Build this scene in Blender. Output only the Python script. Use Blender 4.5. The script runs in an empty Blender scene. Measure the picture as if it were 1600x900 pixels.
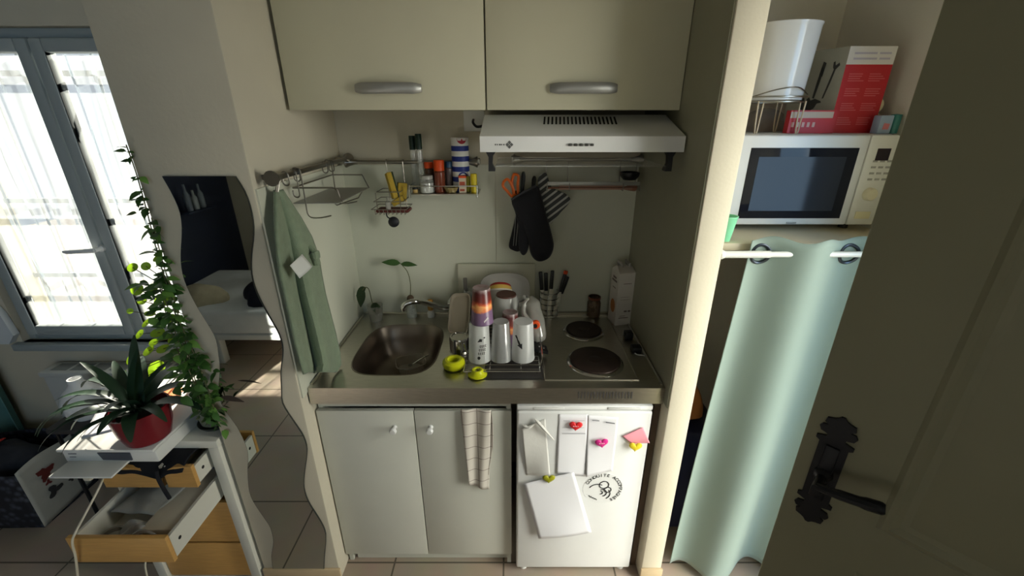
import bpy, bmesh, math, random
from mathutils import Vector, Matrix
random.seed(7)
sc = bpy.context.scene
COL = sc.collection
PI = math.pi

# ------------------------------------------------------------------ camera, world, sun, exposure
F_PX, PITCH, CAM_Z = 664.0, math.radians(22.1), 1.74
cam_d = bpy.data.cameras.new('camera')
cam_d.sensor_width = 36.0
cam_d.lens = F_PX / 1600 * 36
cam_d.clip_start = 0.02
cam = bpy.data.objects.new('camera', cam_d); COL.objects.link(cam)
cam.location = (0, 0, CAM_Z)
cam.rotation_euler = (PI / 2 - PITCH, 0, 0)
sc.camera = cam
sc.view_settings.view_transform = 'Standard'
sc.view_settings.look = 'None'
sc.view_settings.gamma = 1
sc.view_settings.use_curve_mapping = False
sc.view_settings.exposure = 0.14
cy = sc.cycles
cy.max_bounces = 14; cy.diffuse_bounces = 7; cy.glossy_bounces = 5
cy.transmission_bounces = 8; cy.transparent_max_bounces = 16
cy.caustics_reflective = False; cy.caustics_refractive = False
cy.sample_clamp_indirect = 6.0
cy.use_denoising = True

WORLD_STRENGTH = 1.0
SKY_WINDOW, SKY_REAR, SKY_BLUE, SKY_DOOR = (0.74, 0.82, 0.90), (1.1, 1.1, 0.98), (2.8, 4.5, 6.4), (12.5, 12.5, 11.2)
w = bpy.data.worlds.new('sky'); sc.world = w; w.use_nodes = True
nt = w.node_tree; nt.nodes.clear()
tc = nt.nodes.new('ShaderNodeTexCoord'); sep = nt.nodes.new('ShaderNodeSeparateXYZ')
nt.links.new(tc.outputs['Generated'], sep.inputs[0])
def sky_side(axis, lo, hi, prev, col):
    """brighter or bluer sky towards one side"""
    m_ = nt.nodes.new('ShaderNodeMapRange'); m_.interpolation_type = 'SMOOTHSTEP'
    m_.inputs['From Min'].default_value = lo; m_.inputs['From Max'].default_value = hi
    nt.links.new(sep.outputs[axis], m_.inputs['Value'])
    x_ = nt.nodes.new('ShaderNodeMix'); x_.data_type = 'RGBA'
    nt.links.new(m_.outputs[0], x_.inputs['Factor'])
    if isinstance(prev, tuple): x_.inputs['A'].default_value = (*prev, 1)
    else: nt.links.new(prev, x_.inputs['A'])
    x_.inputs['B'].default_value = (*col, 1)
    return x_.outputs['Result']
col = sky_side('Y', 0.1, -0.6, SKY_WINDOW, SKY_REAR)
col = sky_side('X', 0.15, 0.40, col, SKY_BLUE)
az = nt.nodes.new('ShaderNodeMath'); az.operation = 'ARCTAN2'      # compass direction of the sky
nt.links.new(sep.outputs['Y'], az.inputs[0]); nt.links.new(sep.outputs['X'], az.inputs[1])
sep = type('S', (), {'outputs': {'az': az.outputs[0]}})
col = sky_side('az', -1.00, -0.80, col, SKY_DOOR)
east = nt.nodes.new('ShaderNodeMath'); east.operation = 'LESS_THAN'; east.inputs[1].default_value = 0.6
nt.links.new(az.outputs[0], east.inputs[0])
keep = nt.nodes.new('ShaderNodeMix'); keep.data_type = 'RGBA'
nt.links.new(east.outputs[0], keep.inputs['Factor']); keep.inputs['A'].default_value = (*SKY_WINDOW, 1); nt.links.new(col, keep.inputs['B'])
col = keep.outputs['Result']
bg = nt.nodes.new('ShaderNodeBackground'); bg.inputs['Strength'].default_value = WORLD_STRENGTH
out = nt.nodes.new('ShaderNodeOutputWorld')
nt.links.new(col, bg.inputs['Color']); nt.links.new(bg.outputs[0], out.inputs['Surface'])

sun_d = bpy.data.lights.new('sun', 'SUN'); sun_d.energy = 44.0; sun_d.angle = math.radians(0.6)
sun_d.color = (1.0, 0.93, 0.80)
sun = bpy.data.objects.new('sun', sun_d); COL.objects.link(sun)
sun.rotation_euler = Vector((0.21, -1.0, -0.44)).to_track_quat('-Z', 'Y').to_euler()
sun.location = (-3, 6, 4)

def portal(name, loc, direction, sx, sy):
    d = bpy.data.lights.new(name, 'AREA'); d.shape = 'RECTANGLE'; d.size = sx; d.size_y = sy
    d.cycles.is_portal = True
    o = bpy.data.objects.new(name, d); COL.objects.link(o)
    o.location = loc; o.rotation_euler = Vector(direction).to_track_quat('-Z', 'Y').to_euler()
portal('doorway_portal', (1.33, 0.535, 1.02), (-1, 0, 0), 0.84, 2.05)
portal('rear_fill_portal', (-0.05, -2.04, 1.55), (0, 1, 0), 1.50, 1.30)  # sky portal of the added rear window, for fill light
portal('window_portal', (-1.78, 2.02, 1.38), (0, -1, 0), 1.10, 1.32)

# ------------------------------------------------------------------ helpers
CP, SP = math.cos(PITCH), math.sin(PITCH)
def at(x, y, X=None, Y=None, Z=None):
    """point of the room seen at pixel (x, y) of the 1600x900 photograph, on the plane X=, Y= or Z="""
    u, v = (x - 800) / F_PX, (y - 450) / F_PX
    d = Vector((u, CP - v * SP, -SP - v * CP))
    if Y is not None: t = Y / d.y
    elif X is not None: t = X / d.x
    else: t = (Z - CAM_Z) / d.z
    return Vector((0, 0, CAM_Z)) + d * t

def lin(c):
    return tuple(((v / 255) / 12.92 if v / 255 <= 0.04045 else ((v / 255 + 0.055) / 1.055) ** 2.4) for v in c)

_M = {}
def mat(name, rgb, rough=0.5, metal=0.0, var=0.0, vscale=20.0, bump=0.0, bscale=200.0, spec=0.5,
        trans=0.0, alpha=1.0, sheen=0.0, emit=0.0, coat=0.0, stretch=None, rgb2=None, ior=1.45):
    if name in _M: return _M[name]
    m = bpy.data.materials.new(name); m.use_nodes = True
    n = m.node_tree; p = n.nodes['Principled BSDF']
    c = lin(rgb)
    p.inputs['Base Color'].default_value = (*c, 1)
    p.inputs['Roughness'].default_value = rough
    p.inputs['Metallic'].default_value = metal
    p.inputs['Specular IOR Level'].default_value = spec
    p.inputs['IOR'].default_value = ior
    p.inputs['Transmission Weight'].default_value = trans
    p.inputs['Alpha'].default_value = alpha
    p.inputs['Coat Weight'].default_value = coat
    if sheen: p.inputs['Sheen Weight'].default_value = sheen
    t = n.nodes.new('ShaderNodeTexCoord'); src = t.outputs['Object']
    if stretch:
        mp = n.nodes.new('ShaderNodeMapping'); mp.inputs['Scale'].default_value = stretch
        n.links.new(src, mp.inputs[0]); src = mp.outputs[0]
    if var or rgb2:
        no = n.nodes.new('ShaderNodeTexNoise'); no.inputs['Scale'].default_value = vscale
        no.inputs['Detail'].default_value = 4
        n.links.new(src, no.inputs['Vector'])
        cr = n.nodes.new('ShaderNodeValToRGB')
        cr.color_ramp.elements[0].position = 0.3; cr.color_ramp.elements[1].position = 0.7
        c2 = lin(rgb2) if rgb2 else tuple(min(1, v * (1 + var)) for v in c)
        c1 = c if rgb2 else tuple(v * (1 - var) for v in c)
        cr.color_ramp.elements[0].color = (*c1, 1); cr.color_ramp.elements[1].color = (*c2, 1)
        n.links.new(no.outputs['Fac'], cr.inputs[0]); n.links.new(cr.outputs[0], p.inputs['Base Color'])
    if bump:
        nb = n.nodes.new('ShaderNodeTexNoise'); nb.inputs['Scale'].default_value = bscale
        nb.inputs['Detail'].default_value = 3
        n.links.new(src, nb.inputs['Vector'])
        b = n.nodes.new('ShaderNodeBump'); b.inputs['Strength'].default_value = bump
        b.inputs['Distance'].default_value = 0.002
        n.links.new(nb.outputs['Fac'], b.inputs['Height']); n.links.new(b.outputs[0], p.inputs['Normal'])
    _M[name] = m
    return m

def thin(name, rgb, clear=0.4, transluc=0.5, gloss=0.05, rough=0.2):
    """thin see-through film: transparent + diffuse/translucent + a little gloss"""
    if name in _M: return _M[name]
    m = bpy.data.materials.new(name); m.use_nodes = True
    n = m.node_tree; n.nodes.clear()
    o = n.nodes.new('ShaderNodeOutputMaterial')
    c = (*lin(rgb), 1)
    d = n.nodes.new('ShaderNodeBsdfDiffuse'); d.inputs[0].default_value = c
    tl = n.nodes.new('ShaderNodeBsdfTranslucent'); tl.inputs[0].default_value = c
    tr = n.nodes.new('ShaderNodeBsdfTransparent'); tr.inputs[0].default_value = (1, 1, 1, 1)
    g = n.nodes.new('ShaderNodeBsdfGlossy'); g.inputs['Roughness'].default_value = rough
    a = n.nodes.new('ShaderNodeMixShader'); a.inputs[0].default_value = transluc
    b = n.nodes.new('ShaderNodeMixShader'); b.inputs[0].default_value = clear
    e = n.nodes.new('ShaderNodeMixShader')
    lw = n.nodes.new('ShaderNodeLayerWeight'); lw.inputs[0].default_value = 0.3
    mm = n.nodes.new('ShaderNodeMath'); mm.operation = 'MULTIPLY_ADD'
    mm.inputs[1].default_value = gloss * 3; mm.inputs[2].default_value = gloss
    n.links.new(lw.outputs['Fresnel'], mm.inputs[0]); n.links.new(mm.outputs[0], e.inputs[0])
    n.links.new(d.outputs[0], a.inputs[1]); n.links.new(tl.outputs[0], a.inputs[2])
    n.links.new(a.outputs[0], b.inputs[1]); n.links.new(tr.outputs[0], b.inputs[2])
    n.links.new(b.outputs[0], e.inputs[1]); n.links.new(g.outputs[0], e.inputs[2])
    n.links.new(e.outputs[0], o.inputs['Surface'])
    _M[name] = m
    return m

class MB:
    def __init__(s): s.v = []; s.f = []; s.m = []; s.mi = 0
    def add(s, vs, fs):
        k = len(s.v); s.v += [tuple(v) for v in vs]
        s.f += [tuple(i + k for i in f) for f in fs]; s.m += [s.mi] * len(fs); return s
    def box(s, x0, x1, y0, y1, z0, z1, bev=0.0, seg=2, rot=None):
        if bev <= 0:
            vs = [(x, y, z) for x in (x0, x1) for y in (y0, y1) for z in (z0, z1)]
            fs = [(0, 1, 3, 2), (4, 6, 7, 5), (0, 4, 5, 1), (2, 3, 7, 6), (0, 2, 6, 4), (1, 5, 7, 3)]
        else:
            bm = bmesh.new(); bmesh.ops.create_cube(bm, size=1)
            for q in bm.verts:
                q.co = Vector(((x0 + x1) / 2 + q.co.x * (x1 - x0), (y0 + y1) / 2 + q.co.y * (y1 - y0), (z0 + z1) / 2 + q.co.z * (z1 - z0)))
            bmesh.ops.bevel(bm, geom=bm.edges[:], offset=bev, segments=seg, profile=0.5, affect='EDGES')
            bm.verts.index_update()
            vs = [q.co.copy() for q in bm.verts]; fs = [[q.index for q in f.verts] for f in bm.faces]; bm.free()
        if rot is not None:
            c = Vector(((x0 + x1) / 2, (y0 + y1) / 2, (z0 + z1) / 2))
            vs = [rot @ (Vector(q) - c) + c for q in vs]
        return s.add(vs, fs)
    def tube(s, pts, r, n=8, closed=False, flat=None):
        pts = [Vector(p) for p in pts]; N = len(pts)
        rs = r if isinstance(r, (list, tuple)) else [r] * N
        vs = []; ref = None
        for i, p in enumerate(pts):
            a = pts[(i - 1) % N] if (i > 0 or closed) else p
            b = pts[(i + 1) % N] if (i < N - 1 or closed) else p
            t = (b - a); t = t.normalized() if t.length > 1e-9 else Vector((0, 0, 1))
            if ref is None:
                ref = Vector((0, 0, 1)) if abs(t.z) < 0.9 else Vector((1, 0, 0))
            x = ref - t * ref.dot(t)
            if x.length < 1e-6: x = t.orthogonal()
            x.normalize(); y = t.cross(x); ref = x
            for k in range(n):
                q = 2 * PI * k / n
                vs.append(p + (x * math.cos(q) * (flat or 1) + y * math.sin(q)) * rs[i])
        fs = []
        for i in range(N if closed else N - 1):
            j = (i + 1) % N
            for k in range(n):
                fs.append((i * n + k, i * n + (k + 1) % n, j * n + (k + 1) % n, j * n + k))
        if not closed:
            fs.append(tuple(range(n - 1, -1, -1))); fs.append(tuple((N - 1) * n + k for k in range(n)))
        return s.add(vs, fs)
    def lathe(s, prof, c=(0, 0, 0), n=32, axis='z', sx=1.0, sy=1.0):
        vs = []; rows = []
        def pt(r, z, q):
            a, b = r * math.cos(q) * sx, r * math.sin(q) * sy
            if axis == 'z': return (c[0] + a, c[1] + b, c[2] + z)
            if axis == 'y': return (c[0] + a, c[1] + z, c[2] + b)
            return (c[0] + z, c[1] + a, c[2] + b)
        for r, z in prof:
            if r < 1e-7: rows.append([len(vs)]); vs.append(pt(0, z, 0))
            else:
                rows.append(list(range(len(vs), len(vs) + n)))
                vs += [pt(r, z, 2 * PI * k / n) for k in range(n)]
        fs = []
        for A, B in zip(rows, rows[1:]):
            for k in range(n):
                k2 = (k + 1) % n
                if len(A) == 1 and len(B) == 1: break
                if len(A) == 1: fs.append((A[0], B[k2], B[k]))
                elif len(B) == 1: fs.append((A[k], A[k2], B[0]))
                else: fs.append((A[k], A[k2], B[k2], B[k]))
        return s.add(vs, fs)
    def prism(s, outline, d0, d1, plane='xz'):
        """outline: 2-D points; plane xz -> thickness along y, xy -> along z, yz -> along x"""
        n = len(outline)
        def p3(a, b, d):
            return (a, d, b) if plane == 'xz' else (a, b, d) if plane == 'xy' else (d, a, b)
        vs = [p3(a, b, d0) for a, b in outline] + [p3(a, b, d1) for a, b in outline]
        fs = [tuple(range(n)), tuple(range(2 * n - 1, n - 1, -1))]
        fs += [(i, (i + 1) % n + 0, (i + 1) % n + n, i + n) for i in range(n)]
        return s.add(vs, fs)
    def sheet(s, fn, nu, nv):
        vs = [fn(i / nu, j / nv) for j in range(nv + 1) for i in range(nu + 1)]
        fs = [(j * (nu + 1) + i, j * (nu + 1) + i + 1, (j + 1) * (nu + 1) + i + 1, (j + 1) * (nu + 1) + i) for j in range(nv) for i in range(nu)]
        return s.add(vs, fs)
    def leaf(s, base, direction, length, width, droop=0.3, up=(0, 0, 1), shape=0, n=6, fold=0.15):
        d = Vector(direction).normalized(); u = Vector(up)
        side = d.cross(u)
        if side.length < 1e-4: side = d.orthogonal()
        side.normalize(); u = side.cross(d).normalized()
        b = Vector(base); vs = []; fs = []
        for i in range(n + 1):
            t = i / n
            wv = (math.sin(PI * t ** (0.75 if shape == 0 else 0.5)) ** (0.9 if shape == 0 else 0.6)) * width / 2
            if i in (0,): wv = width * 0.04
            if i == n: wv = width * 0.02
            p = b + d * (length * t) - u * (droop * length * t * t) 
            vs += [p - side * wv + u * wv * fold, p, p + side * wv + u * wv * fold]
        for i in range(n):
            a = i * 3
            fs += [(a, a + 1, a + 4, a + 3), (a + 1, a + 2, a + 5, a + 4)]
        return s.add(vs, fs)
    def ball(s, c, r, sc3=(1, 1, 1), n=20, m=12):
        c = Vector(c); vs = []; fs = []
        for j in range(m + 1):
            a = PI * j / m
            for k in range(n):
                q = 2 * PI * k / n
                vs.append(c + Vector((math.sin(a) * math.cos(q) * sc3[0], math.sin(a) * math.sin(q) * sc3[1], math.cos(a) * sc3[2])) * r)
        for j in range(m):
            for k in range(n):
                fs.append((j * n + k, (j + 1) * n + k, (j + 1) * n + (k + 1) % n, j * n + (k + 1) % n))
        return s.add(vs, fs)
    def xform(s, M):
        s.v = [tuple(M @ Vector(v)) for v in s.v]; return s
    def merge(s, o): s.add(o.v, o.f); return s

def rootof(p):
    while p.parent: p = p.parent
    return p

def obj(name, mb, m, parent=None, label=None, cat=None, group=None, kind=None, solid=0.0, angle=35, subsurf=0, weld=False, offset=0.0):
    """link a builder as ONE mesh object (vertices given in room coordinates)"""
    me = bpy.data.meshes.new(name)
    if parent is not None: org = rootof(parent).location.copy()
    else:
        xs = [v[0] for v in mb.v]; ys = [v[1] for v in mb.v]; zs = [v[2] for v in mb.v]
        org = Vector(((min(xs) + max(xs)) / 2, (min(ys) + max(ys)) / 2, min(zs)))
    me.from_pydata([tuple(Vector(v) - org) for v in mb.v], [], mb.f)
    ms = m if isinstance(m, (list, tuple)) else [m]
    for q in ms: me.materials.append(q)
    if len(ms) > 1:
        for p, k in zip(me.polygons, mb.m): p.material_index = k
    bm = bmesh.new(); bm.from_mesh(me)
    bmesh.ops.remove_doubles(bm, verts=bm.verts[:], dist=1e-6)
    bmesh.ops.recalc_face_normals(bm, faces=bm.faces[:])
    bm.to_mesh(me); bm.free()
    me.polygons.foreach_set('use_smooth', [True] * len(me.polygons))
    me.set_sharp_from_angle(angle=math.radians(angle))
    o = bpy.data.objects.new(name, me); COL.objects.link(o)
    if parent is not None: o.parent = parent
    else: o.location = org
    if solid:
        q = o.modifiers.new('thickness', 'SOLIDIFY'); q.thickness = solid; q.offset = offset
    if subsurf:
        q = o.modifiers.new('smooth', 'SUBSURF'); q.levels = subsurf; q.render_levels = subsurf
    if label: o['label'] = label
    if cat: o['category'] = cat
    if group: o['group'] = group
    if kind: o['kind'] = kind
    return o

def thing(name, label, cat, loc, group=None, kind=None):
    o = bpy.data.objects.new(name, None); COL.objects.link(o)
    o.empty_display_size = 0.05; o.location = loc
    o['label'] = label
    if cat: o['category'] = cat
    if group: o['group'] = group
    if kind: o['kind'] = kind
    return o

def struct(name, mb, m, parent=None, label=None, **k):
    return obj(name, mb, m, parent, label=label, kind='structure', **k)

def dup(root, loc, rz=None, label=None):
    r = root.copy(); COL.objects.link(r); r.location = loc
    if rz is not None: r.rotation_euler = (0, 0, rz)
    if label: r['label'] = label
    for ch in list(root.children):
        c = ch.copy(); COL.objects.link(c); c.parent = r
        for g in ch.children:
            d = g.copy(); COL.objects.link(d); d.parent = c
    return r

def text_mb(txt, size, depth=0.0004):
    c = bpy.data.curves.new('t', 'FONT'); c.body = txt; c.size = size; c.extrude = depth
    c.align_x = 'CENTER'; c.align_y = 'CENTER'
    o = bpy.data.objects.new('t', c); COL.objects.link(o)
    dg = bpy.context.evaluated_depsgraph_get()
    me = bpy.data.meshes.new_from_object(o.evaluated_get(dg))
    b = MB().add([v.co.copy() for v in me.vertices], [tuple(p.vertices) for p in me.polygons])
    bpy.data.objects.remove(o); bpy.data.curves.remove(c); bpy.data.meshes.remove(me)
    return b
STAND = Matrix.Rotation(PI / 2, 4, 'X')          # text in xy -> upright, facing -Y
def T(x, y, z): return Matrix.Translation((x, y, z))
def RZ(a): return Matrix.Rotation(a, 4, 'Z')
def RX(a): return Matrix.Rotation(a, 4, 'X')
def RY(a): return Matrix.Rotation(a, 4, 'Y')

def smooth(pts, n=6):
    """Catmull-Rom through the points"""
    P = [Vector(p) for p in pts]; o = []
    for i in range(len(P) - 1):
        a, b, c, d = P[max(i - 1, 0)], P[i], P[i + 1], P[min(i + 2, len(P) - 1)]
        for k in range(n):
            t = k / n
            o.append(0.5 * ((2 * b) + (c - a) * t + (2 * a - 5 * b + 4 * c - d) * t * t + (3 * b - a - 3 * c + d) * t ** 3))
    o.append(P[-1]); return o

# ------------------------------------------------------------------ shared materials
WALL = mat('cream_plaster', (196, 189, 170), 0.85, var=0.03, vscale=6, bump=0.25, bscale=90)
WALLW = mat('pillar_plaster', (212, 204, 184), 0.8, var=0.02, vscale=6, bump=0.2, bscale=120)
CEIL = mat('ceiling_paint', (210, 207, 198), 0.9, var=0.02)
NAVY = mat('navy_paint', (34, 42, 64), 0.6, var=0.08, vscale=4)
PANEL = mat('splash_laminate', (202, 203, 186), 0.35, var=0.02, vscale=3)
CABW = mat('cream_laminate', (202, 198, 173), 0.45, var=0.015, vscale=8, bump=0.05)
LOWW = mat('white_laminate', (206, 207, 197), 0.45, var=0.015, vscale=8)
WHITE = mat('white_enamel', (222, 223, 222), 0.28, var=0.01)
WPLAST = mat('white_plastic', (220, 220, 215), 0.4)
STEEL = mat('stainless_steel', (196, 192, 180), 0.3, 1.0, var=0.07, vscale=30, stretch=(1, 12, 12), bump=0.04, bscale=60)
CHROME = mat('chrome', (205, 205, 202), 0.12, 1.0)
WIRE = mat('satin_wire', (150, 146, 138), 0.3, 1.0)
BRUSH = mat('brushed_handle', (168, 168, 164), 0.45, 0.7)
BLACK = mat('black_plastic', (22, 22, 24), 0.4)
BLACKM = mat('black_gap', (14, 13, 12), 0.8)
BEECH = mat('beech_wood', (196, 150, 84), 0.5, var=0.09, vscale=9, stretch=(2, 2, 30))
GLASS = thin('clear_glass', (235, 240, 238), clear=0.86, transluc=0.3, gloss=0.07, rough=0.03)
LEAF = mat('green_leaf', (58, 96, 40), 0.45, var=0.3, vscale=14)
LEAFD = mat('dark_green_leaf', (34, 58, 38), 0.4, var=0.3, vscale=14)
LEAFL = mat('lime_leaf', (120, 160, 40), 0.45, var=0.25, vscale=14)
STEM = mat('plant_stem', (84, 84, 50), 0.6)
SOIL = mat('soil', (40, 30, 24), 0.95, var=0.3, vscale=60)
PAPER = mat('paper', (226, 226, 230), 0.75)
INK = mat('black_ink', (30, 30, 32), 0.6)

def tile_mat():
    m = bpy.data.materials.new('floor_tile'); m.use_nodes = True; n = m.node_tree; p = n.nodes['Principled BSDF']
    t = n.nodes.new('ShaderNodeTexCoord'); b = n.nodes.new('ShaderNodeTexBrick')
    b.offset = 0.0; b.inputs['Scale'].default_value = 1.0
    b.inputs['Brick Width'].default_value = 0.457; b.inputs['Row Height'].default_value = 0.457
    b.inputs['Mortar Size'].default_value = 0.004; b.inputs['Mortar Smooth'].default_value = 0.2
    b.inputs['Color1'].default_value = (*lin((178, 162, 146)), 1); b.inputs['Color2'].default_value = (*lin((170, 154, 139)), 1)
    b.inputs['Mortar'].default_value = (*lin((96, 88, 76)), 1)
    no = n.nodes.new('ShaderNodeTexNoise'); no.inputs['Scale'].default_value = 7; no.inputs['Detail'].default_value = 6
    mx = n.nodes.new('ShaderNodeMix'); mx.data_type = 'RGBA'; mx.blend_type = 'MULTIPLY'; mx.inputs['Factor'].default_value = 0.25
    mp = n.nodes.new('ShaderNodeMapping'); mp.inputs['Location'].default_value = (0.179, 0.141, 0)
    n.links.new(t.outputs['Object'], mp.inputs[0]); n.links.new(mp.outputs[0], b.inputs['Vector']); n.links.new(t.outputs['Object'], no.inputs['Vector'])
    n.links.new(b.outputs['Color'], mx.inputs['A']); n.links.new(no.outputs['Color'], mx.inputs['B'])
    n.links.new(mx.outputs['Result'], p.inputs['Base Color']); p.inputs['Roughness'].default_value = 0.35
    return m
TILE = tile_mat()

# ------------------------------------------------------------------ the room
XL, XR, YB, YR, ZC = -2.75, 1.19, 1.78, -1.90, 2.50
PX0, PX1, PY = -0.99, -0.69, 1.15          # pier with the mirror
DX0, DX1 = 0.517, 0.595                    # partition to the right of the kitchenette
struct('floor', MB().box(XL - .1, XR + .12, YR - .1, YB + .2, -0.1, 0), TILE)
struct('ceiling', MB().box(XL - .1, XR + .12, YR - .1, YB + .2, ZC, ZC + .1), CEIL)
struct('wall_left', MB().box(XL - .1, XL, YR, YB, 0, ZC), NAVY)
RWX0, RWX1, RWZ0, RWZ1 = -.80, .70, .90, 2.20
struct('wall_rear', MB().box(XL, RWX0, YR - .1, YR, 0, ZC).box(RWX1, XR, YR - .1, YR, 0, ZC).box(RWX0, RWX1, YR - .1, YR, 0, RWZ0).box(RWX0, RWX1, YR - .1, YR, RWZ1, ZC), WALL)
DOOR_Y0, DOOR_Y1 = 0.115, 0.955
b = MB().box(XR, XR + .12, YR, DOOR_Y0, 0, ZC).box(XR, XR + .12, DOOR_Y1, YB, 0, ZC).box(XR, XR + .12, DOOR_Y0, DOOR_Y1, 2.06, ZC)
struct('wall_right', b, mat('pale_grey_plaster', (212, 209, 203), 0.85, var=0.02, vscale=6, bump=0.2, bscale=90))
WX0, WX1, WZ0, WZ1 = -2.33, -1.23, 0.74, 2.04
b = MB().box(XL, WX0, YB, YB + .2, 0, ZC).box(WX1, DX1, YB, YB + .2, 0, ZC).box(WX0, WX1, YB, YB + .2, 0, WZ0).box(WX0, WX1, YB, YB + .2, WZ1, ZC)
struct('wall_back', b, WALL)
PALE = mat('pale_grey_plaster', (212, 209, 203), 0.85, var=0.02, vscale=6, bump=0.2, bscale=90)
struct('wall_alcove', MB().box(DX1, XR, YB, YB + .2, 0, ZC), PALE)
struct('wall_pier', MB().box(PX0, PX1, PY, YB, 0, ZC, bev=0.006), WALL)
struct('wall_partition', MB().box(DX0, DX1, PY, YB, 0, ZC, bev=0.004), WALLW)
struct('trim_1', MB().box(PX1, PX1 + .005, PY + .006, YB, 0.88, 1.556), PANEL)          # splash panel on the pier side
struct('trim_2', MB().box(PX1 + .005, -0.069, YB - .005, YB, 0.88, 1.556), PANEL)       # splash panels on the back wall
struct('trim_3', MB().box(-0.067, DX0, YB - .005, YB, 0.88, 1.556), PANEL)
struct('trim_4', MB().box(DX0 - .004, DX0 - .0005, PY + .006, YB - .0055, 0.84, ZC), mat('shade_tinted_laminate', (150, 148, 128), .5, var=.02))          # side panel of the recess, its colour darkened to carry the shade there
BASE = mat('beige_baseboard', (196, 174, 140), 0.5, var=0.04)
struct('baseboard_pier', MB().box(PX0, PX1 + .006, PY - .01, PY, 0, 0.07, bev=.002), BASE)
struct('baseboard_partition', MB().box(DX0 - .004, DX1 + .004, PY - .01, PY, 0, 0.07, bev=.002), BASE)
struct('ground', MB().box(-9, XL - .1, -4, 12, -.35, -.15).box(XR + .12, 9, -5, 12, -.35, -.15).box(XL - .1, XR + .12, YB + .2, 12, -.35, -.15),
       mat('pale_paving', (88, 84, 80), 0.9, var=0.06, vscale=3))

# window
GREYF = mat('grey_white_pvc', (160, 168, 168), 0.45)
win = thing('window_1', 'white double casement window with sheer curtains behind the glass', None, (-1.78, YB, WZ0), kind='structure')
def frame_rect(x0, x1, z0, z1, y0, y1, wd, bev=.006):
    q = MB()
    q.box(x0, x0 + wd, y0, y1, z0, z1, bev).box(x1 - wd, x1, y0, y1, z0, z1, bev)
    q.box(x0 + wd, x1 - wd, y0, y1, z0, z0 + wd, bev).box(x0 + wd, x1 - wd, y0, y1, z1 - wd, z1, bev)
    return q
struct('window_frame', frame_rect(WX0, WX1, WZ0, WZ1, YB + .03, YB + .09, .035), GREYF, win)
for x0, x1 in ((-2.295, -1.783), (-1.777, -1.265)):
    s_ = struct('sash', frame_rect(x0, x1, WZ0 + .036, WZ1 - .036, YB + .0, YB + .05, .048, .008), GREYF, win)
    struct('pane', MB().box(x0 + .047, x1 - .047, YB + .02, YB + .024, WZ0 + .083, WZ1 - .083), GLASS, s_)
h = MB().lathe([(0, 0), (.015, 0), (.015, -.012), (.009, -.016), (.009, -.04), (0, -.04)], (-1.783, YB, 1.205), 16, 'y')
h.tube([(-1.783, YB - .038, 1.205), (-1.80, YB - .043, 1.205), (-1.90, YB - .043, 1.20), (-1.915, YB - .04, 1.20)], [.010, .010, .009, .006], 10)
struct('window_handle', h, mat('handle_white', (214, 216, 216), .35), win)
struct('window_sill', MB().box(WX0 - .03, WX1 + .03, YB - .03, YB + .03, WZ0 - .035, WZ0, bev=.004), GREYF, win)
fill_win = thing('fill_window', 'added fill-light window in the rear wall, unseen behind the viewer', None, (-.05, YR, RWZ0), kind='structure')  # unseen window added to bring fill light from behind the camera
struct('window_frame', frame_rect(RWX0, RWX1, RWZ0, RWZ1, YR - .07, YR - .02, .05).box(-.08, -.02, YR - .07, YR - .02, RWZ0 + .05, RWZ1 - .05), GREYF, fill_win)
struct('pane', MB().box(RWX0 + .05, RWX1 - .05, YR - .05, YR - .046, RWZ0 + .05, RWZ1 - .05), GLASS, fill_win)
IRON = mat('painted_iron', (110, 116, 120), 0.5)
g = MB()
for i in range(8):
    x = WX0 + .02 + i * (WX1 - WX0 - .04) / 7
    g.tube([(x, YB + .17, WZ0), (x, YB + .17, WZ1)], .005, 6)
for z in (1.02, 1.38, 1.90): g.box(WX0, WX1, YB + .16, YB + .18, z - .010, z + .010)
struct('window_grille', g, IRON, win)
SHEER = thin('sheer_voile', (112, 122, 130), clear=0.70, transluc=0.6, gloss=0.004, rough=0.5)
_n = SHEER.node_tree; _lw = _n.nodes.new('ShaderNodeLayerWeight'); _lw.inputs[0].default_value = .5      # voile is denser where a fold turns edge-on
_r = _n.nodes.new('ShaderNodeMapRange'); _r.inputs['From Min'].default_value = .05; _r.inputs['From Max'].default_value = .75; _r.inputs['To Min'].default_value = .74; _r.inputs['To Max'].default_value = .30
_n.links.new(_lw.outputs['Facing'], _r.inputs['Value'])
_n.links.new(_r.outputs[0], [x for x in _n.nodes if x.type == 'MIX_SHADER' and abs(x.inputs[0].default_value - .70) < 1e-4][0].inputs[0])
for k, (x0, x1, lab) in enumerate(((-2.26, -1.80, 'white sheer curtain behind the left pane, left of the window handle'),
                                   (-1.76, -1.29, 'white sheer curtain behind the right pane, right of the window handle'))):
    ph = 1.3 * k
    q = MB().sheet(lambda u, v: (x0 + (x1 - x0) * u + .012 * math.sin(9 * v + 7 * u), YB + .10 + .018 * math.sin(30 * u + ph + 1.8 * math.sin(3.2 * v + ph)) + .006 * math.sin(61 * u + 2 * v), WZ1 - .08 - (WZ1 - WZ0 - .15) * v), 70, 30)
    obj('sheer_curtain', q, SHEER, label=lab, cat='curtain', group='sheer curtains at the window')
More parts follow.
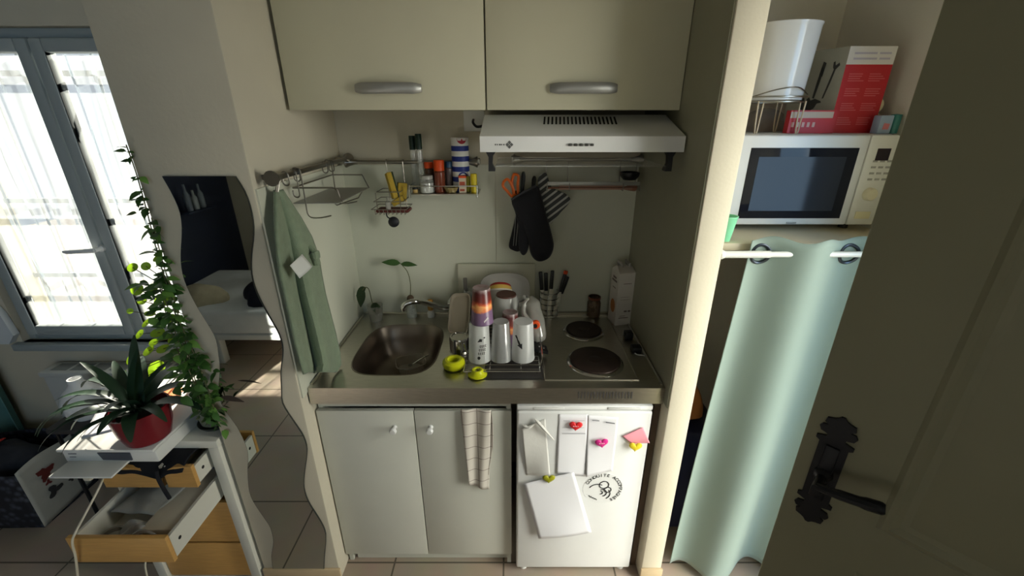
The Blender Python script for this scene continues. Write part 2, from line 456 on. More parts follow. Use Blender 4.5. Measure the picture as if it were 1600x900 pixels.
# ------------------------------------------------------------------ entrance door, standing ajar on the right
HX, HY = 1.178, 0.119
OLIVE = mat('olive_door_paint', (132, 129, 106), 0.55, var=0.03, vscale=5)
IRONB = mat('black_wrought_iron', (20, 21, 26), 0.45, 0.3, bump=0.5, bscale=60)
door = thing('door_1', 'olive panelled entrance door standing ajar with black iron handle', None, (0, 0, 0), kind='structure')
LW = 0.822
q = MB().box(0, LW, -.04, 0, .01, 2.045, bev=.003)
struct('door_leaf', q, OLIVE, door)
def moulding(x0, x1, z0, z1):
    m_ = MB()
    def pr(d, h_):
        return [(x0 + d, h_, z0 + d), (x1 - d, h_, z0 + d), (x1 - d, h_, z1 - d), (x0 + d, h_, z1 - d)]
    loops = [pr(0, 0), pr(.008, .008), pr(.018, .011), pr(.030, .004), pr(.042, .002), pr(.075, .010)]
    vs = [p for l in loops for p in l]; fs = []
    for a in range(len(loops) - 1):
        for k in range(4): fs.append((a * 4 + k, a * 4 + (k + 1) % 4, a * 4 + 4 + (k + 1) % 4, a * 4 + 4 + k))
    n_ = (len(loops) - 1) * 4; fs.append((n_, n_ + 1, n_ + 2, n_ + 3))
    return m_.add(vs, fs)
struct('door_panel', moulding(.16, .665, .97, 1.90), OLIVE, door, angle=20)
struct('door_panel', moulding(.16, .665, .16, .84), OLIVE, door, angle=20)
# ornamental iron plate: long body with a notched fleuron at each end
hx, zc = .768, 1.04
out_ = []
body = [(.025, 0.0), (.025, .072), (.032, .076), (.032, .083), (.016, .088), (.016, .094), (.028, .097), (.032, .106), (.028, .113), (.018, .114),
        (.026, .120), (.024, .130), (.014, .133), (.008, .136), (.003, .142)]
right = [(hx + a, zc + b) for a, b in body]; left = [(hx - a, zc + b) for a, b in reversed(body)]
rightd = [(hx + a, zc - b) for a, b in reversed(body[1:])]; leftd = [(hx - a, zc - b) for a, b in body[1:]]
pl = obj('door_plate', MB().prism(rightd + right + left + leftd, 0, .005), IRONB, door, angle=30); pl['kind'] = 'structure'
q = MB().box(hx - .013, hx + .013, .004, .010, zc - .07, zc + .07, bev=.003)
q.lathe([(0, .016), (.008, .016), (.008, 0)], (hx, .004, zc - .045), 12, 'y')
struct('keyhole_boss', q, IRONB, pl)
q = MB().lathe([(0, .06), (.008, .06), (.009, .02), (.016, .012), (.018, .003)], (hx, 0, zc - .004), 14, 'y')
q.tube(smooth([(hx, .052, zc - .004), (hx - .03, .056, zc + .004), (hx - .068, .058, zc + .015), (hx - .104, .056, zc + .024)], 5),
       [.009] * 6 + [.010] * 5 + [.012] * 4 + [.009], 10)
struct('door_lever', q, IRONB, pl)
door.location = (HX, HY, 0); door.rotation_euler = (0, 0, math.atan2(.742, -.67))

# door lining around the doorway
struct('door_frame', MB().box(XR - .012, XR + .12, DOOR_Y1 - .0, DOOR_Y1 + .05, 0, 2.11, bev=.003).box(XR - .012, XR + .12, DOOR_Y0 - .055, DOOR_Y0 - .002, 0, 2.11, bev=.003).box(XR - .012, XR + .12, DOOR_Y0 - .002, DOOR_Y1, 2.05, 2.11, bev=.003), OLIVE)

# ------------------------------------------------------------------ wall cabinets
def wall_cabinet(x0, x1, label, hx0, hx1):
    t = thing('wall_cabinet', label, 'cabinet', ((x0 + x1) / 2, 1.6, 1.757), group='cream wall cabinets over the kitchenette')
    obj('body', MB().box(x0, x1, 1.425, YB - .001, 1.757, 2.46), CABW, t)
    d = obj('door', MB().box(x0 + .0015, x1 - .0015, 1.405, 1.424, 1.755, 2.46, bev=.0015), CABW, t)
    # bowed grip bar
    q = MB(); pts = []
    n = 16; W = hx1 - hx0
    prof = [(-.5, -.014), (-.5, .014), (.5, .014), (.5, -.014)]
    vs = []; fs = []
    for i in range(n + 1):
        a = i / n; x = hx0 + W * a
        e = min(1, math.sin(PI * a) * 3.0) ** .5 if 0 < a < 1 else 0.35
        y = 1.404 - .004 - .024 * math.sin(PI * a) ** .6 if 0 < a < 1 else 1.404 - .004
        hh = .0155 * (0.55 + .45 * e)
        for (dy, dz) in ((-.005, -hh * .7), (-.007, 0), (-.005, hh * .7), (-.001, hh), (.004, hh * .7), (.004, -hh * .7), (-.001, -hh)):
            vs.append((x, y + dy, 1.815 + dz))
    for i in range(n):
        for k in range(7): fs.append((i * 7 + k, i * 7 + (k + 1) % 7, (i + 1) * 7 + (k + 1) % 7, (i + 1) * 7 + k))
    fs += [tuple(range(7)), tuple(n * 7 + k for k in range(7))]
    obj('handle', q.add(vs, fs), BRUSH, d, label='brushed grey bow handle')
wall_cabinet(-.680, -.0795, 'cream wall cabinet above the spice shelf, left of the pair', -.468, -.270)
wall_cabinet(-.0775, .5125, 'cream wall cabinet directly above the white cooker hood', .113, .314)

# ------------------------------------------------------------------ cooker hood
hood = thing('cooker_hood', 'white slim cooker hood under the right wall cabinet', 'hood', (.205, 1.6, 1.63))
x0, x1 = -.094, .506
sec = [(1.31, 1.640), (1.31, 1.684), (1.50, 1.742), (1.774, 1.742), (1.774, 1.640)]
vs = [(x0 + (.004 if k == 2 else 0), y, z) for k, (y, z) in enumerate(sec)] + [(x1 - (.004 if k == 2 else 0), y, z) for k, (y, z) in enumerate(sec)]
fs = [tuple(range(5)), tuple(range(9, 4, -1))] + [(i, (i + 1) % 5, (i + 1) % 5 + 5, i + 5) for i in range(5)]
obj('housing', MB().add(vs, fs), WHITE, hood, angle=12)
ny, nz = (1.742 - 1.684), -(1.50 - 1.31)
L = math.hypot(ny, nz); nvec = Vector((0, -ny / L, -nz / L)); along = Vector((0, (1.50 - 1.31) / L, (1.742 - 1.684) / L))
q = MB()
gx0, gx1 = at(849, 190, Y=1.45).x, at(959, 190, Y=1.45).x
for i in range(19):
    x = gx0 + (gx1 - gx0) * i / 18
    a = Vector((x, 1.31, 1.684)) + along * .105; c = a + along * .07 + Vector((.006, 0, 0)); n_ = nvec * .0012
    wv = Vector((.0028, 0, 0))
    q.add([a - wv + n_, a + wv + n_, c + wv + n_, c - wv + n_, a - wv - n_, a + wv - n_, c + wv - n_, c - wv - n_], [(0, 1, 2, 3), (4, 5, 6, 7), (0, 1, 5, 4), (1, 2, 6, 5), (2, 3, 7, 6), (3, 0, 4, 7)])
obj('vent_slots', q, BLACKM, hood, label='row of dark vent slots')
bx0, bx1 = at(891, 227, Y=1.31).x, at(925, 227, Y=1.31).x
for i in range(5):
    x = bx0 + (bx1 - bx0) * i / 4
    obj('button', MB().box(x - .0055, x + .0045, 1.303, 1.312, 1.657, 1.664, bev=.0015), mat('grey_button', (58, 58, 56), .5), hood)
lg = at(796, 226, Y=1.31)
q = MB()
for dx, dz in ((0, .0062), (0, -.0062), (.0062, 0), (-.0062, 0)):
    q.prism([(lg.x + dx - .0054, lg.z + dz), (lg.x + dx, lg.z + dz - .0054), (lg.x + dx + .0054, lg.z + dz), (lg.x + dx, lg.z + dz + .0054)], 1.3092, 1.3105)
for k, wd in enumerate((.004, .003, .005, .003, .004)):
    q.box(lg.x - .043 + k * .0062, lg.x - .043 + k * .0062 + wd, 1.3094, 1.3105, lg.z - .002, lg.z + .002)
obj('logo', q, mat('grey_print', (92, 94, 94), .6), hood, label='small grey diamond logo')
for px in (766, 1048):
    x = at(px, 250, Y=1.32).x; sgn = 1 if px < 800 else -1
    q = MB().prism([(x - .013 * sgn, 1.640), (x + .017 * sgn, 1.640), (x + .008 * sgn, 1.628), (x + .006 * sgn, 1.605), (x + .014 * sgn, 1.590), (x + .014 * sgn, 1.584), (x - .006 * sgn, 1.584), (x - .005 * sgn, 1.625)], 1.318, 1.345)
    obj('visor_bracket', q, BLACK, hood)
obj('glass_visor', MB().box(x0 + .045, x1 - .045, 1.322, 1.60, 1.597, 1.600), GLASS, hood)

# ------------------------------------------------------------------ steel worktop with basin and hotplates
CZ = 0.895
top = thing('kitchenette_worktop', 'stainless steel kitchenette worktop with sink and two hotplates', 'worktop', (-.085, 1.48, CZ - .06))
TX0, TX1, TY0, TY1 = PX1 + .006, DX0 - .0045, 1.19, YB - .006
BX0, BX1, BY0, BY1 = -.595, -.283, 1.268, 1.655
bcx, bcy, ba, bb = (BX0 + BX1) / 2, (BY0 + BY1) / 2, (BX1 - BX0) / 2, (BY1 - BY0) / 2
N = 64
def sup(a, b, q, e=3.6):
    c_, s_ = math.cos(q), math.sin(q)
    r = (abs(c_) ** e + abs(s_) ** e) ** (-1 / e)
    return (bcx + a * r * c_, bcy + b * r * s_)
def sq(a, b, q):
    c_, s_ = math.cos(q), math.sin(q); m_ = max(abs(c_), abs(s_))
    return (bcx + a * c_ / m_, bcy + b * s_ / m_)
q = MB()
M_ = .012
outer = [(*sq(ba + M_, bb + M_, 2 * PI * k / N), CZ) for k in range(N)]
inner = [(*sup(ba + .004, bb + .004, 2 * PI * k / N), CZ) for k in range(N)]
q.add(outer + inner, [(k, (k + 1) % N, N + (k + 1) % N, N + k) for k in range(N)])
ex0, ex1, ey0, ey1 = bcx - ba - M_, bcx + ba + M_, bcy - bb - M_, bcy + bb + M_
for (a0, a1, c0, c1) in ((TX0, ex0, TY0, TY1), (ex1, TX1, TY0, TY1), (ex0, ex1, TY0, ey0), (ex0, ex1, ey1, TY1)):
    q.add([(a0, c0, CZ), (a1, c0, CZ), (a1, c1, CZ), (a0, c1, CZ)], [(0, 1, 2, 3)])
# front apron and the other edges
q.add([(TX0, TY0, CZ), (TX1, TY0, CZ), (TX1, TY0, .832), (TX0, TY0, .832), (TX0, TY0 + .012, .832), (TX1, TY0 + .012, .832)], [(0, 1, 2, 3), (3, 2, 5, 4)])
q.add([(TX0, TY1, CZ), (TX1, TY1, CZ), (TX1, TY1, .86), (TX0, TY1, .86), (TX0, TY0, .86), (TX1, TY0, .86), (TX0, TY0, CZ), (TX1, TY0, CZ)], [(0, 1, 2, 3), (0, 3, 4, 6), (1, 7, 5, 2)])
obj('steel_top', q, STEEL, top, angle=30)
# upstand lips and pressed lines
q = MB().tube([(TX0 + .012, TY1 - .01, CZ + .004), (TX1 - .012, TY1 - .01, CZ + .004)], .006, 6)
q.tube([(TX0 + .006, TY0 + .02, CZ + .003), (TX0 + .006, TY1 - .02, CZ + .003)], .005, 6)
q.tube([(TX1 - .006, TY0 + .02, CZ + .003), (TX1 - .006, TY1 - .02, CZ + .003)], .005, 6)
obj('raised_rim', q, STEEL, top)
q = MB(); rings = []
for d, z, e in ((.004, 0, 3.6), (.0, .002, 3.6), (-.005, -.004, 3.6), (-.016, -.06, 3.4), (-.03, -.115, 3.2), (-.05, -.138, 3.0), (-.09, -.146, 2.6), (-.13, -.148, 2.2)):
    rings.append([(*sup(ba + d, bb + d, 2 * PI * k / N, e), CZ + z) for k in range(N)])
vs = [p for r in rings for p in r]; fs = []
for a in range(len(rings) - 1):
    for k in range(N): fs.append((a * N + k, a * N + (k + 1) % N, (a + 1) * N + (k + 1) % N, (a + 1) * N + k))
fs.append(tuple((len(rings) - 1) * N + k for k in range(N)))
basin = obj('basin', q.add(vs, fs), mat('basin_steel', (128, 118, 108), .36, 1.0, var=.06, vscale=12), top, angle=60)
dr = (-.535, 1.44)
q = MB().lathe([(.0, .002), (.022, .002), (.026, .006), (.036, .006), (.042, .0)], (dr[0], dr[1], CZ - .147), 24)
obj('drain', q, CHROME, basin)
obj('overflow_slot', MB().box(-.594, -.590, 1.38, 1.42, CZ - .05, CZ - .035), BLACKM, basin)
# hob field + plates
q = MB(); hx0_, hx1_, hy0_, hy1_ = .115, .435, 1.235, 1.735
q.tube([(hx0_, hy0_, CZ + .0005), (hx1_, hy0_, CZ + .0005), (hx1_, hy1_, CZ + .0005), (hx0_, hy1_, CZ + .0005)], .003, 6, closed=True)
obj('hob_outline', q, STEEL, top)
PLATE = mat('cast_iron_plate', (58, 47, 42), .42, .5, var=.1, vscale=40)
for (px, py, r) in ((930, 561, .092), (912, 514, .074)):
    c = at(px, py, Z=CZ + .012)
    p_ = obj('hotplate', MB().lathe([(0, .013), (r * .25, .0132), (r * .27, .012), (r * .95, .0145), (r, .012), (r, .0)], (c.x, c.y, CZ), 48), PLATE, top)
    obj('trim_ring', MB().lathe([(r + .001, .0), (r + .001, .008), (r + .006, .007), (r + .012, .001)], (c.x, c.y, CZ), 48), CHROME, p_)
# vent slots pressed in the apron
q = MB()
vx0, vx1 = at(904, 617, Y=1.19).x, at(987, 617, Y=1.19).x
for i in range(18):
    x = vx0 + (vx1 - vx0) * i / 17
    q.box(x - .0022, x + .0022, 1.1885, 1.1915, .855, .881)
obj('apron_vents', q, mat('slot_dark', (52, 50, 48), .6), top, label='row of dark vent slots in the front apron')

# ------------------------------------------------------------------ sink base cabinet
cab = thing('sink_cabinet', 'white two-door base cabinet under the steel sink', 'cabinet', (-.35, 1.5, 0))
CX0, CX1 = -.683, -.004
b = MB().box(CX0, CX0 + .016, 1.232, 1.76, .0, .83).box(CX1 - .016, CX1, 1.222, 1.76, 0, .83)
b.box(CX0 + .016, CX1 - .016, 1.232, 1.76, .06, .076).box(CX0 + .016, CX1 - .016, 1.745, 1.76, .076, .83)
b.box(CX0 + .016, CX1 - .016, 1.232, 1.25, .79, .83)
obj('carcass', b, LOWW, cab)
obj('plinth', MB().box(CX0 + .03, CX1 - .016, 1.242, 1.256, 0.0, .058), LOWW, cab)
for x0, x1, kx in ((CX0 - .002, -.3455, at(615, 671, Y=1.2).x), (-.3425, CX1 + .002, at(672, 672, Y=1.2).x)):
    d = obj('door', MB().box(x0, x1, 1.212, 1.230, .062, .785, bev=.002), LOWW, cab)
    kz = at(615, 671, Y=1.2).z
    obj('knob', MB().lathe([(0, -.030), (.009, -.029), (.013, -.024), (.013, -.020), (.007, -.014), (.006, -.004), (.010, 0)], (kx, 1.212, kz), 20, 'y'), WHITE, d)

# ------------------------------------------------------------------ fridge
fr = thing('fridge', 'small white under-counter fridge covered with papers and magnets', 'fridge', (.25, 1.45, 0))
FX0, FX1, FY = .017, .479, 1.178
obj('body', MB().box(FX0 + .004, FX1 - .004, FY + .05, 1.70, .03, .828, bev=.008), WHITE, fr)
b = MB().box(FX0, FX1, FY, FY + .045, .028, .808, bev=.008, seg=3)
d = obj('door', b, WHITE, fr)
b = MB().box(FX0, FX1, FY + .004, FY + .05, .811, .829, bev=.004)
obj('top_trim', b, WHITE, fr)
for px0, px1 in ((834, 882), (951, 1003)):
    a, c = at(px0, 630, Y=FY).x, at(px1, 630, Y=FY).x
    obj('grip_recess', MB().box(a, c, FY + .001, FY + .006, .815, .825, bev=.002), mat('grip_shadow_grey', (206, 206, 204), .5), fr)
for x in (FX0 + .03, FX1 - .03):
    obj('foot', MB().lathe([(0, 0), (.016, 0), (.016, .012), (.010, .014), (.010, .032)], (x, FY + .03, 0), 12), WHITE, fr)
# round black-and-white learner-driver sticker
cs = at(942, 763, Y=FY)
R_ = .074
st = obj('round_sticker', MB().lathe([(0, -.0006), (R_, -.0006), (R_, 0)], (cs.x, FY, cs.z), 48, 'y'), mat('sticker_white', (222, 223, 222), .5), d)
q = MB()
txt = 'CONDUITE ACCOMPAGNÉE'
for i, ch in enumerate(txt):
    if ch == ' ': continue
    a = math.radians(155 - i * 11.2)
    q.merge(text_mb(ch, .0185).xform(T(cs.x + .064 * math.cos(a), FY - .0012, cs.z + .064 * math.sin(a)) @ STAND @ RZ(a - PI / 2)))
def ring(cx, cz, r, a0=0, a1=360, th=.0019):
    cx, cz, r = cs.x + (cx - cs.x) * 1.5, cs.z + (cz - cs.z) * 1.5, r * 1.5
    pts = [(cx + r * math.cos(math.radians(a0 + (a1 - a0) * k / 24)), FY - .001, cz + r * math.sin(math.radians(a0 + (a1 - a0) * k / 24))) for k in range(25)]
    q.tube(pts[:-1] if a1 - a0 == 360 else pts, th, 5, closed=(a1 - a0 == 360), flat=1)
ring(cs.x + .002, cs.z + .012, .0115); ring(cs.x + .012, cs.z - .004, .0085); ring(cs.x - .014, cs.z - .008, .022, 60, 150)
ring(cs.x - .001, cs.z - .014, .011, -80, 110); ring(cs.x + .001, cs.z - .017, .018, -60, 40); ring(cs.x - .005, cs.z - .013, .005, -100, 90)
for k in range(4):
    q.tube([(cs.x - .050 + k * .008, FY - .001, cs.z - .034 - k * .005), (cs.x - .043 + k * .008, FY - .001, cs.z - .044 - k * .004)], .0015, 5)
obj('sticker_print', q, INK, st, label='black circular lettering and line figures')

# dark filler right of the fridge
obj('filler_board', MB().box(FX1 + .014, DX0 - .002, 1.21, 1.72, .0, .83), mat('brown_board', (92, 76, 62), .7, var=.1), label='narrow brown filler board between the fridge and the pillar', cat='board')

# things held on the fridge door
def paper_sheet(px, name, label, cat, m, curl=.006, dy=.0025, nu=14, nv=18, fold=(), parent=None, seed=1):
    """four pixel corners tl, tr, br, bl on the fridge door"""
    tl, tr, br, bl = [at(*p, Y=FY) for p in px]
    rnd = random.Random(seed); a1, a2 = rnd.uniform(0, 6), rnd.uniform(0, 6)
    def fn(u, v):
        p = (tl * (1 - u) + tr * u) * (1 - v) + (bl * (1 - u) + br * u) * v
        y = FY - dy - curl * (.35 + .5 * math.sin(3.1 * v + a1) * math.cos(2.7 * u + a2)) * (0.25 + .75 * v) 
        for fu in fold: y -= -.0022 * math.exp(-((u - fu) / .035) ** 2)
        return (p.x, min(y, FY - .0012), p.z)
    return obj(name, MB().sheet(fn, nu, nv), m, parent, label=label, cat=cat, solid=.0004)
rc = paper_sheet([(815, 668), (852, 654), (859, 735), (822, 742)], 'receipt', 'crumpled shop receipt at the left edge of the fridge door', 'receipt', mat('receipt_paper', (206, 205, 200), .8, bump=.6, bscale=25), curl=.020, seed=4)
q = MB()
for (a, b_, c, dpt) in (((836, 655), (848, 668), (866, 688), .016), ((817, 664), (826, 668), (838, 660), .014)):
    pts = [at(*p, Y=FY - dpt * k) for p, k in ((a, .4), (b_, 1), (c, .4))]
    q.tube(smooth(pts, 5), [.002, .004, .006, .006, .005, .006, .005, .004, .003, .002, .001][:len(smooth(pts, 5))], 6)
obj('crumpled_edge', q, _M['receipt_paper'], rc)
l1 = paper_sheet([(873, 647), (919, 647), (915, 744), (869, 739)], 'letter', 'white printed letter under the red heart magnet', 'letter', PAPER, curl=.004, dy=.0012, seed=2)
l2 = paper_sheet([(918, 648), (966, 651), (957, 735), (915, 743)], 'letter', 'white printed letter under the magenta heart magnet', 'letter', PAPER, curl=.006, dy=.0022, seed=3)
def print_lines(parent, rows, m=None):
    for (xa, ya, xb, yb, hgt) in rows:
        q = MB()
        a, c = at(xa, ya, Y=FY), at(xb, yb, Y=FY)
        yy = FY - .0072
        q.add([(a.x, yy, a.z), (c.x, yy, c.z), (c.x, yy, c.z - hgt), (a.x, yy, a.z - hgt), (a.x, yy + .001, a.z), (c.x, yy + .001, c.z), (c.x, yy + .001, c.z - hgt), (a.x, yy + .001, a.z - hgt)],
              [(0, 1, 2, 3), (4, 5, 6, 7), (0, 1, 5, 4), (2, 3, 7, 6), (1, 2, 6, 5), (0, 3, 7, 4)])
        obj('printed_line', q, m or mat('grey_ink', (176, 176, 182), .7), parent)
print_lines(l1, [(880, 655, 890, 655, .002), (893, 655, 913, 655, .0015), (878, 666, 912, 666, .0015), (878, 675, 914, 675, .003)])
print_lines(l2, [(925, 654, 936, 655, .003), (946, 657, 960, 659, .004)], mat('dark_ink', (120, 120, 126), .7))
paper_sheet([(818, 752), (896, 734), (923, 825), (841, 835)], 'paper_sheet', 'blank white sheet hung askew under the olive heart magnet', 'paper', PAPER, curl=.016, dy=.011, seed=6)
pk = paper_sheet([(972, 680), (1004, 666), (1014, 689), (988, 693)], 'sticky_note', 'folded pink note at the right edge of the fridge', 'note', mat('pink_paper', (226, 150, 164), .7), curl=.010, dy=.004, seed=8)
def heart(px, py, rgb, label, rot=0, s=.0200, dy=0.0):
    c = at(px, py, Y=FY)
    o_ = []
    for k in range(40):
        a = 2 * PI * k / 40
        x = 16 * math.sin(a) ** 3 / 16.0; z = (13 * math.cos(a) - 5 * math.cos(2 * a) - 2 * math.cos(3 * a) - math.cos(4 * a)) / 16.0
        o_.append((x * s * 1.15, z * s))
    q = MB(); loops = []
    for sc_, y in ((1, 0), (1, -.003), (.92, -.0055), (.7, -.0072), (.35, -.008)):
        loops.append([(x * sc_, y - dy, z * sc_) for x, z in o_])
    vs = [p for l in loops for p in l] + [(0, -dy - .0082, 0.002)]; fs = [tuple(range(40))]
    for a in range(4):
        for k in range(40): fs.append((a * 40 + k, a * 40 + (k + 1) % 40, a * 40 + 40 + (k + 1) % 40, a * 40 + 40 + k))
    fs += [(160 + k, 160 + (k + 1) % 40, 200) for k in range(40)]
    q.add(vs, fs); q.xform(T(c.x, FY, c.z) @ RY(rot))
    return obj('heart_magnet', q, mat('magnet_' + label.split()[0], rgb, .3), label=label, cat='magnet', group='heart magnets on the fridge')
h1 = heart(899, 662, (204, 40, 44), 'red heart magnet on the left letter', .05, dy=.009)
h2 = heart(939, 688, (200, 44, 130), 'magenta heart magnet on the right letter', -.15, dy=.011)
h3 = heart(857, 743, (150, 150, 32), 'olive heart magnet at the top of the askew sheet', .0, dy=.0125)
h4 = heart(991, 693, (220, 200, 50), 'yellow heart magnet below the pink note', .05, dy=.0135)
for hm, c0, dd in ((h1, (899, 661), .0178), (h2, (939, 687), .0198)):
    c = at(*c0, Y=FY); q = MB()
    for k in range(4): q.box(c.x - .010 + k * .0052, c.x - .0066 + k * .0052, FY - dd - .0003, FY - dd + .0012, c.z - .0016 + .001 * (k % 2), c.z + .0018)
    obj('marking', q, mat('pale_pink_print', (240, 200, 205), .5), hm)

# checked tea towel over the cabinet door
TT = bpy.data.materials.new('checked_cotton'); TT.use_nodes = True; n = TT.node_tree; p = n.nodes['Principled BSDF']
t_ = n.nodes.new('ShaderNodeTexCoord'); bk = n.nodes.new('ShaderNodeTexBrick'); bk.offset = 0
bk.inputs['Scale'].default_value = 1; bk.inputs['Brick Width'].default_value = .052; bk.inputs['Row Height'].default_value = .052; bk.inputs['Mortar Size'].default_value = .0016
bk.inputs['Color1'].default_value = (*lin((200, 194, 184)), 1); bk.inputs['Color2'].default_value = (*lin((196, 190, 180)), 1); bk.inputs['Mortar'].default_value = (*lin((140, 130, 122)), 1)
mp = n.nodes.new('ShaderNodeMapping'); mp.inputs['Rotation'].default_value = (PI / 2, 0, 0)
n.links.new(t_.outputs['Object'], mp.inputs[0]); n.links.new(mp.outputs[0], bk.inputs['Vector']); n.links.new(bk.outputs['Color'], p.inputs['Base Color']); p.inputs['Roughness'].default_value = .9
a, c = at(719, 640, Y=1.2), at(767, 641, Y=1.2); e_, f_ = at(733, 756, Y=1.2), at(764, 767, Y=1.2)
def tea(u, v):
    p = (a * (1 - u) + c * u) * (1 - v) + (e_ * (1 - u) + f_ * u) * v
    return (p.x, 1.2055 - .005 * math.sin(9 * u + 2 * v) - .006 * v * (1 - u) - .002, p.z)
q = MB().sheet(tea, 16, 24)
q.sheet(lambda u, v: (tea(1, v)[0] + .012 * math.sin(PI * min(1, v * 1.1)) * u, 1.2085 - .004 * u, tea(1, v * .8)[2]), 3, 20)
obj('tea_towel', q, TT, label='white checked tea towel hanging over the right sink-cabinet door', cat='towel', solid=.0015)
# ------------------------------------------------------------------ rails with hooks
def cone_end(q, c, axis, d):
    q.lathe([(0, 0), (.021, 0), (.021, .004 * d), (.016, .014 * d), (.010, .034 * d), (.009, .045 * d), (0, .045 * d)], c, 18, axis)
RZ_ = 1.583
rl = thing('hook_rail', 'metal hook rail on the pier side wall with the green towel', 'rail', (-.645, 1.45, RZ_))
q = MB().tube([(-.645, 1.175, RZ_), (-.645, 1.735, RZ_)], .0085, 10)
obj('bar', q, WIRE, rl)
for y, d in ((1.165, 1), (1.745, -1)):
    q = MB(); cone_end(q, (-.645, y, RZ_), 'y', d); q.box(PX1 + .0055, -.640, y + .03 * d - .007, y + .03 * d + .007, RZ_ - .008, RZ_ + .008, bev=.003)
    obj('end_bracket', q, WIRE, rl)
def s_hook(x, y, z, axis, drop=.07, r=.0022):
    pts = []
    for k in range(9):
        a = PI * k / 8; pts.append((-.0095 * math.cos(a), .0095 * math.sin(a)))
    pts = [(p[0], p[1]) for p in pts]
    path = pts + [(.0095, -.012), (.0095, -drop)]
    for k in range(1, 9):
        a = PI * k / 8; path.append((.0095 - .009 + .009 * math.cos(a), -drop - .009 * math.sin(a)))
    path.append((.0095 - .018, -drop + .012))
    return [(x + p[0], y, z + p[1]) if axis == 'x' else (x, y + p[0], z + p[1]) for p in path]
for k, (px, dr) in enumerate(((456, .062), (443, .02), (462, .018), (508, .018), (518, .02))):
    c = at(px, 265, X=-.645)
    q = MB().tube([(p[0] + .0115 * (1 if False else 0), p[1], p[2]) for p in s_hook(-.645, c.y, RZ_, 'x', dr)], .0022, 6)
    obj('s_hook', q, WIRE, None, label=['metal S hook hanging empty just right of the towel', 'short metal hook beside the green towel on the pier rail', 'short metal hook between the empty S hook and the wire holder',
        'short metal hook above the wire holder, nearer the towel', 'short metal hook above the wire holder, nearer the corner'][k], cat='hook', group='hooks on the pier rail')
# wire holder hung from this rail
wh = thing('wire_holder', 'metal wire towel holder with a flat shelf hung on the pier rail', 'rack', (-.60, 1.43, 1.49))
q = MB()
a = at(478, 262, X=-.63)
ya, yb = 1.30, 1.60
for y in (ya + .005, yb - .06):
    q.tube(smooth([(-.656, y, RZ_ - .005), (-.652, y, RZ_ + .011), (-.640, y, RZ_ + .011), (-.632, y, RZ_), (-.632, y, 1.50), (-.630, y, 1.452), (-.600, y, 1.445), (-.560, y, 1.452)], 4), .0022, 6)
q.tube([(-.66, yb, 1.538), (-.66, ya, 1.538), (-.54, ya, 1.538), (-.535, ya + .02, 1.532), (-.53, ya + .03, 1.49)], .0026, 6)
q.tube([(-.66, yb, 1.538), (-.55, yb, 1.538), (-.53, yb, 1.49)], .0026, 6)
q.tube([(-.60, ya + .1, 1.489), (-.585, ya + .12, 1.462), (-.56, ya + .26, 1.462), (-.545, ya + .28, 1.489)], .0022, 6)
obj('wire_frame', q, WIRE, wh)
obj('flat_shelf', MB().box(-.668, -.53, ya, yb, 1.490, 1.4925), BRUSH, wh)

# green towel hung by its corner
TOWEL = mat('sage_terry', (124, 138, 114), .95, var=.08, vscale=40, bump=1.0, bscale=320, sheen=.2)
rows = [(297, 427, 437), (315, 427, 449), (340, 427, 466), (370, 428, 483), (400, 431, 494), (430, 435, 499), (460, 442, 505), (490, 449, 513), (520, 455, 521), (550, 462, 528), (570, 468, 530), (582, 473, 525)]
def towel_fn(u, v):
    f = v * (len(rows) - 1); i = min(int(f), len(rows) - 2); g = f - i
    y, a, b_ = [rows[i][k] * (1 - g) + rows[i + 1][k] * g for k in range(3)]
    fold = .5 + .5 * math.cos(2.2 * PI * u + .5 + .6 * v)
    X = -.668 + .030 * fold * min(1, v * 2 + .1) + .026 * u * v + .012 * math.sin(4.2 * PI * u) * v
    return at(a + (b_ - a) * u, y, X=X)
tw = obj('hanging_towel', MB().sheet(towel_fn, 30, 44), TOWEL, label='sage green terry towel hanging by its corner from the pier rail', cat='towel', solid=.010, offset=1.0)
lc = [at(p[0], p[1], X=-.608) for p in ((453, 415), (472, 397), (488, 416), (468, 435))]
q = MB().sheet(lambda u, v: (lc[0] * (1 - u) + lc[1] * u) * (1 - v) + (lc[3] * (1 - u) + lc[2] * u) * v + Vector((.003 * math.sin(3 * u) * v, 0, 0)), 6, 6)
obj('care_label', q, mat('care_label_white', (206, 208, 204), .8), tw, label='white square care label', solid=.0006)
kc = at(493, 404, X=-.618)
obj('towel_corner', MB().tube(smooth([at(484, 386, X=-.632), kc + Vector((0, 0, .02)), kc, kc + Vector((.0, .004, -.022))], 5), [.008] * 5 + [.015] * 5 + [.012] * 5 + [.006], 10), TOWEL, tw)
obj('hanging_loop', MB().tube(smooth([at(431, 300, X=-.655), at(433, 288, X=-.65), at(437, 276, X=-.645), at(434, 300, X=-.65)], 5), .0025, 6), WIRE, tw)

# back wall rail
bz = at(650, 253, Y=1.74).z
r2 = thing('hook_rail', 'metal rail on the back wall behind the spice bottles', 'rail', (-.38, 1.74, bz))
bx0, bx1 = -.655, -.135
obj('bar', MB().tube([(bx0 + .02, 1.735, bz), (bx1 - .02, 1.735, bz)], .0065, 10), WIRE, r2)
for x, d in ((bx0, 1), (bx1, -1)):
    q = MB(); cone_end(q, (x, 1.735, bz), 'x', d); q.box(x - .008, x + .008, 1.735, YB - .0055, bz - .012, bz + .012, bev=.003)
    obj('end_bracket', q, WIRE, r2)

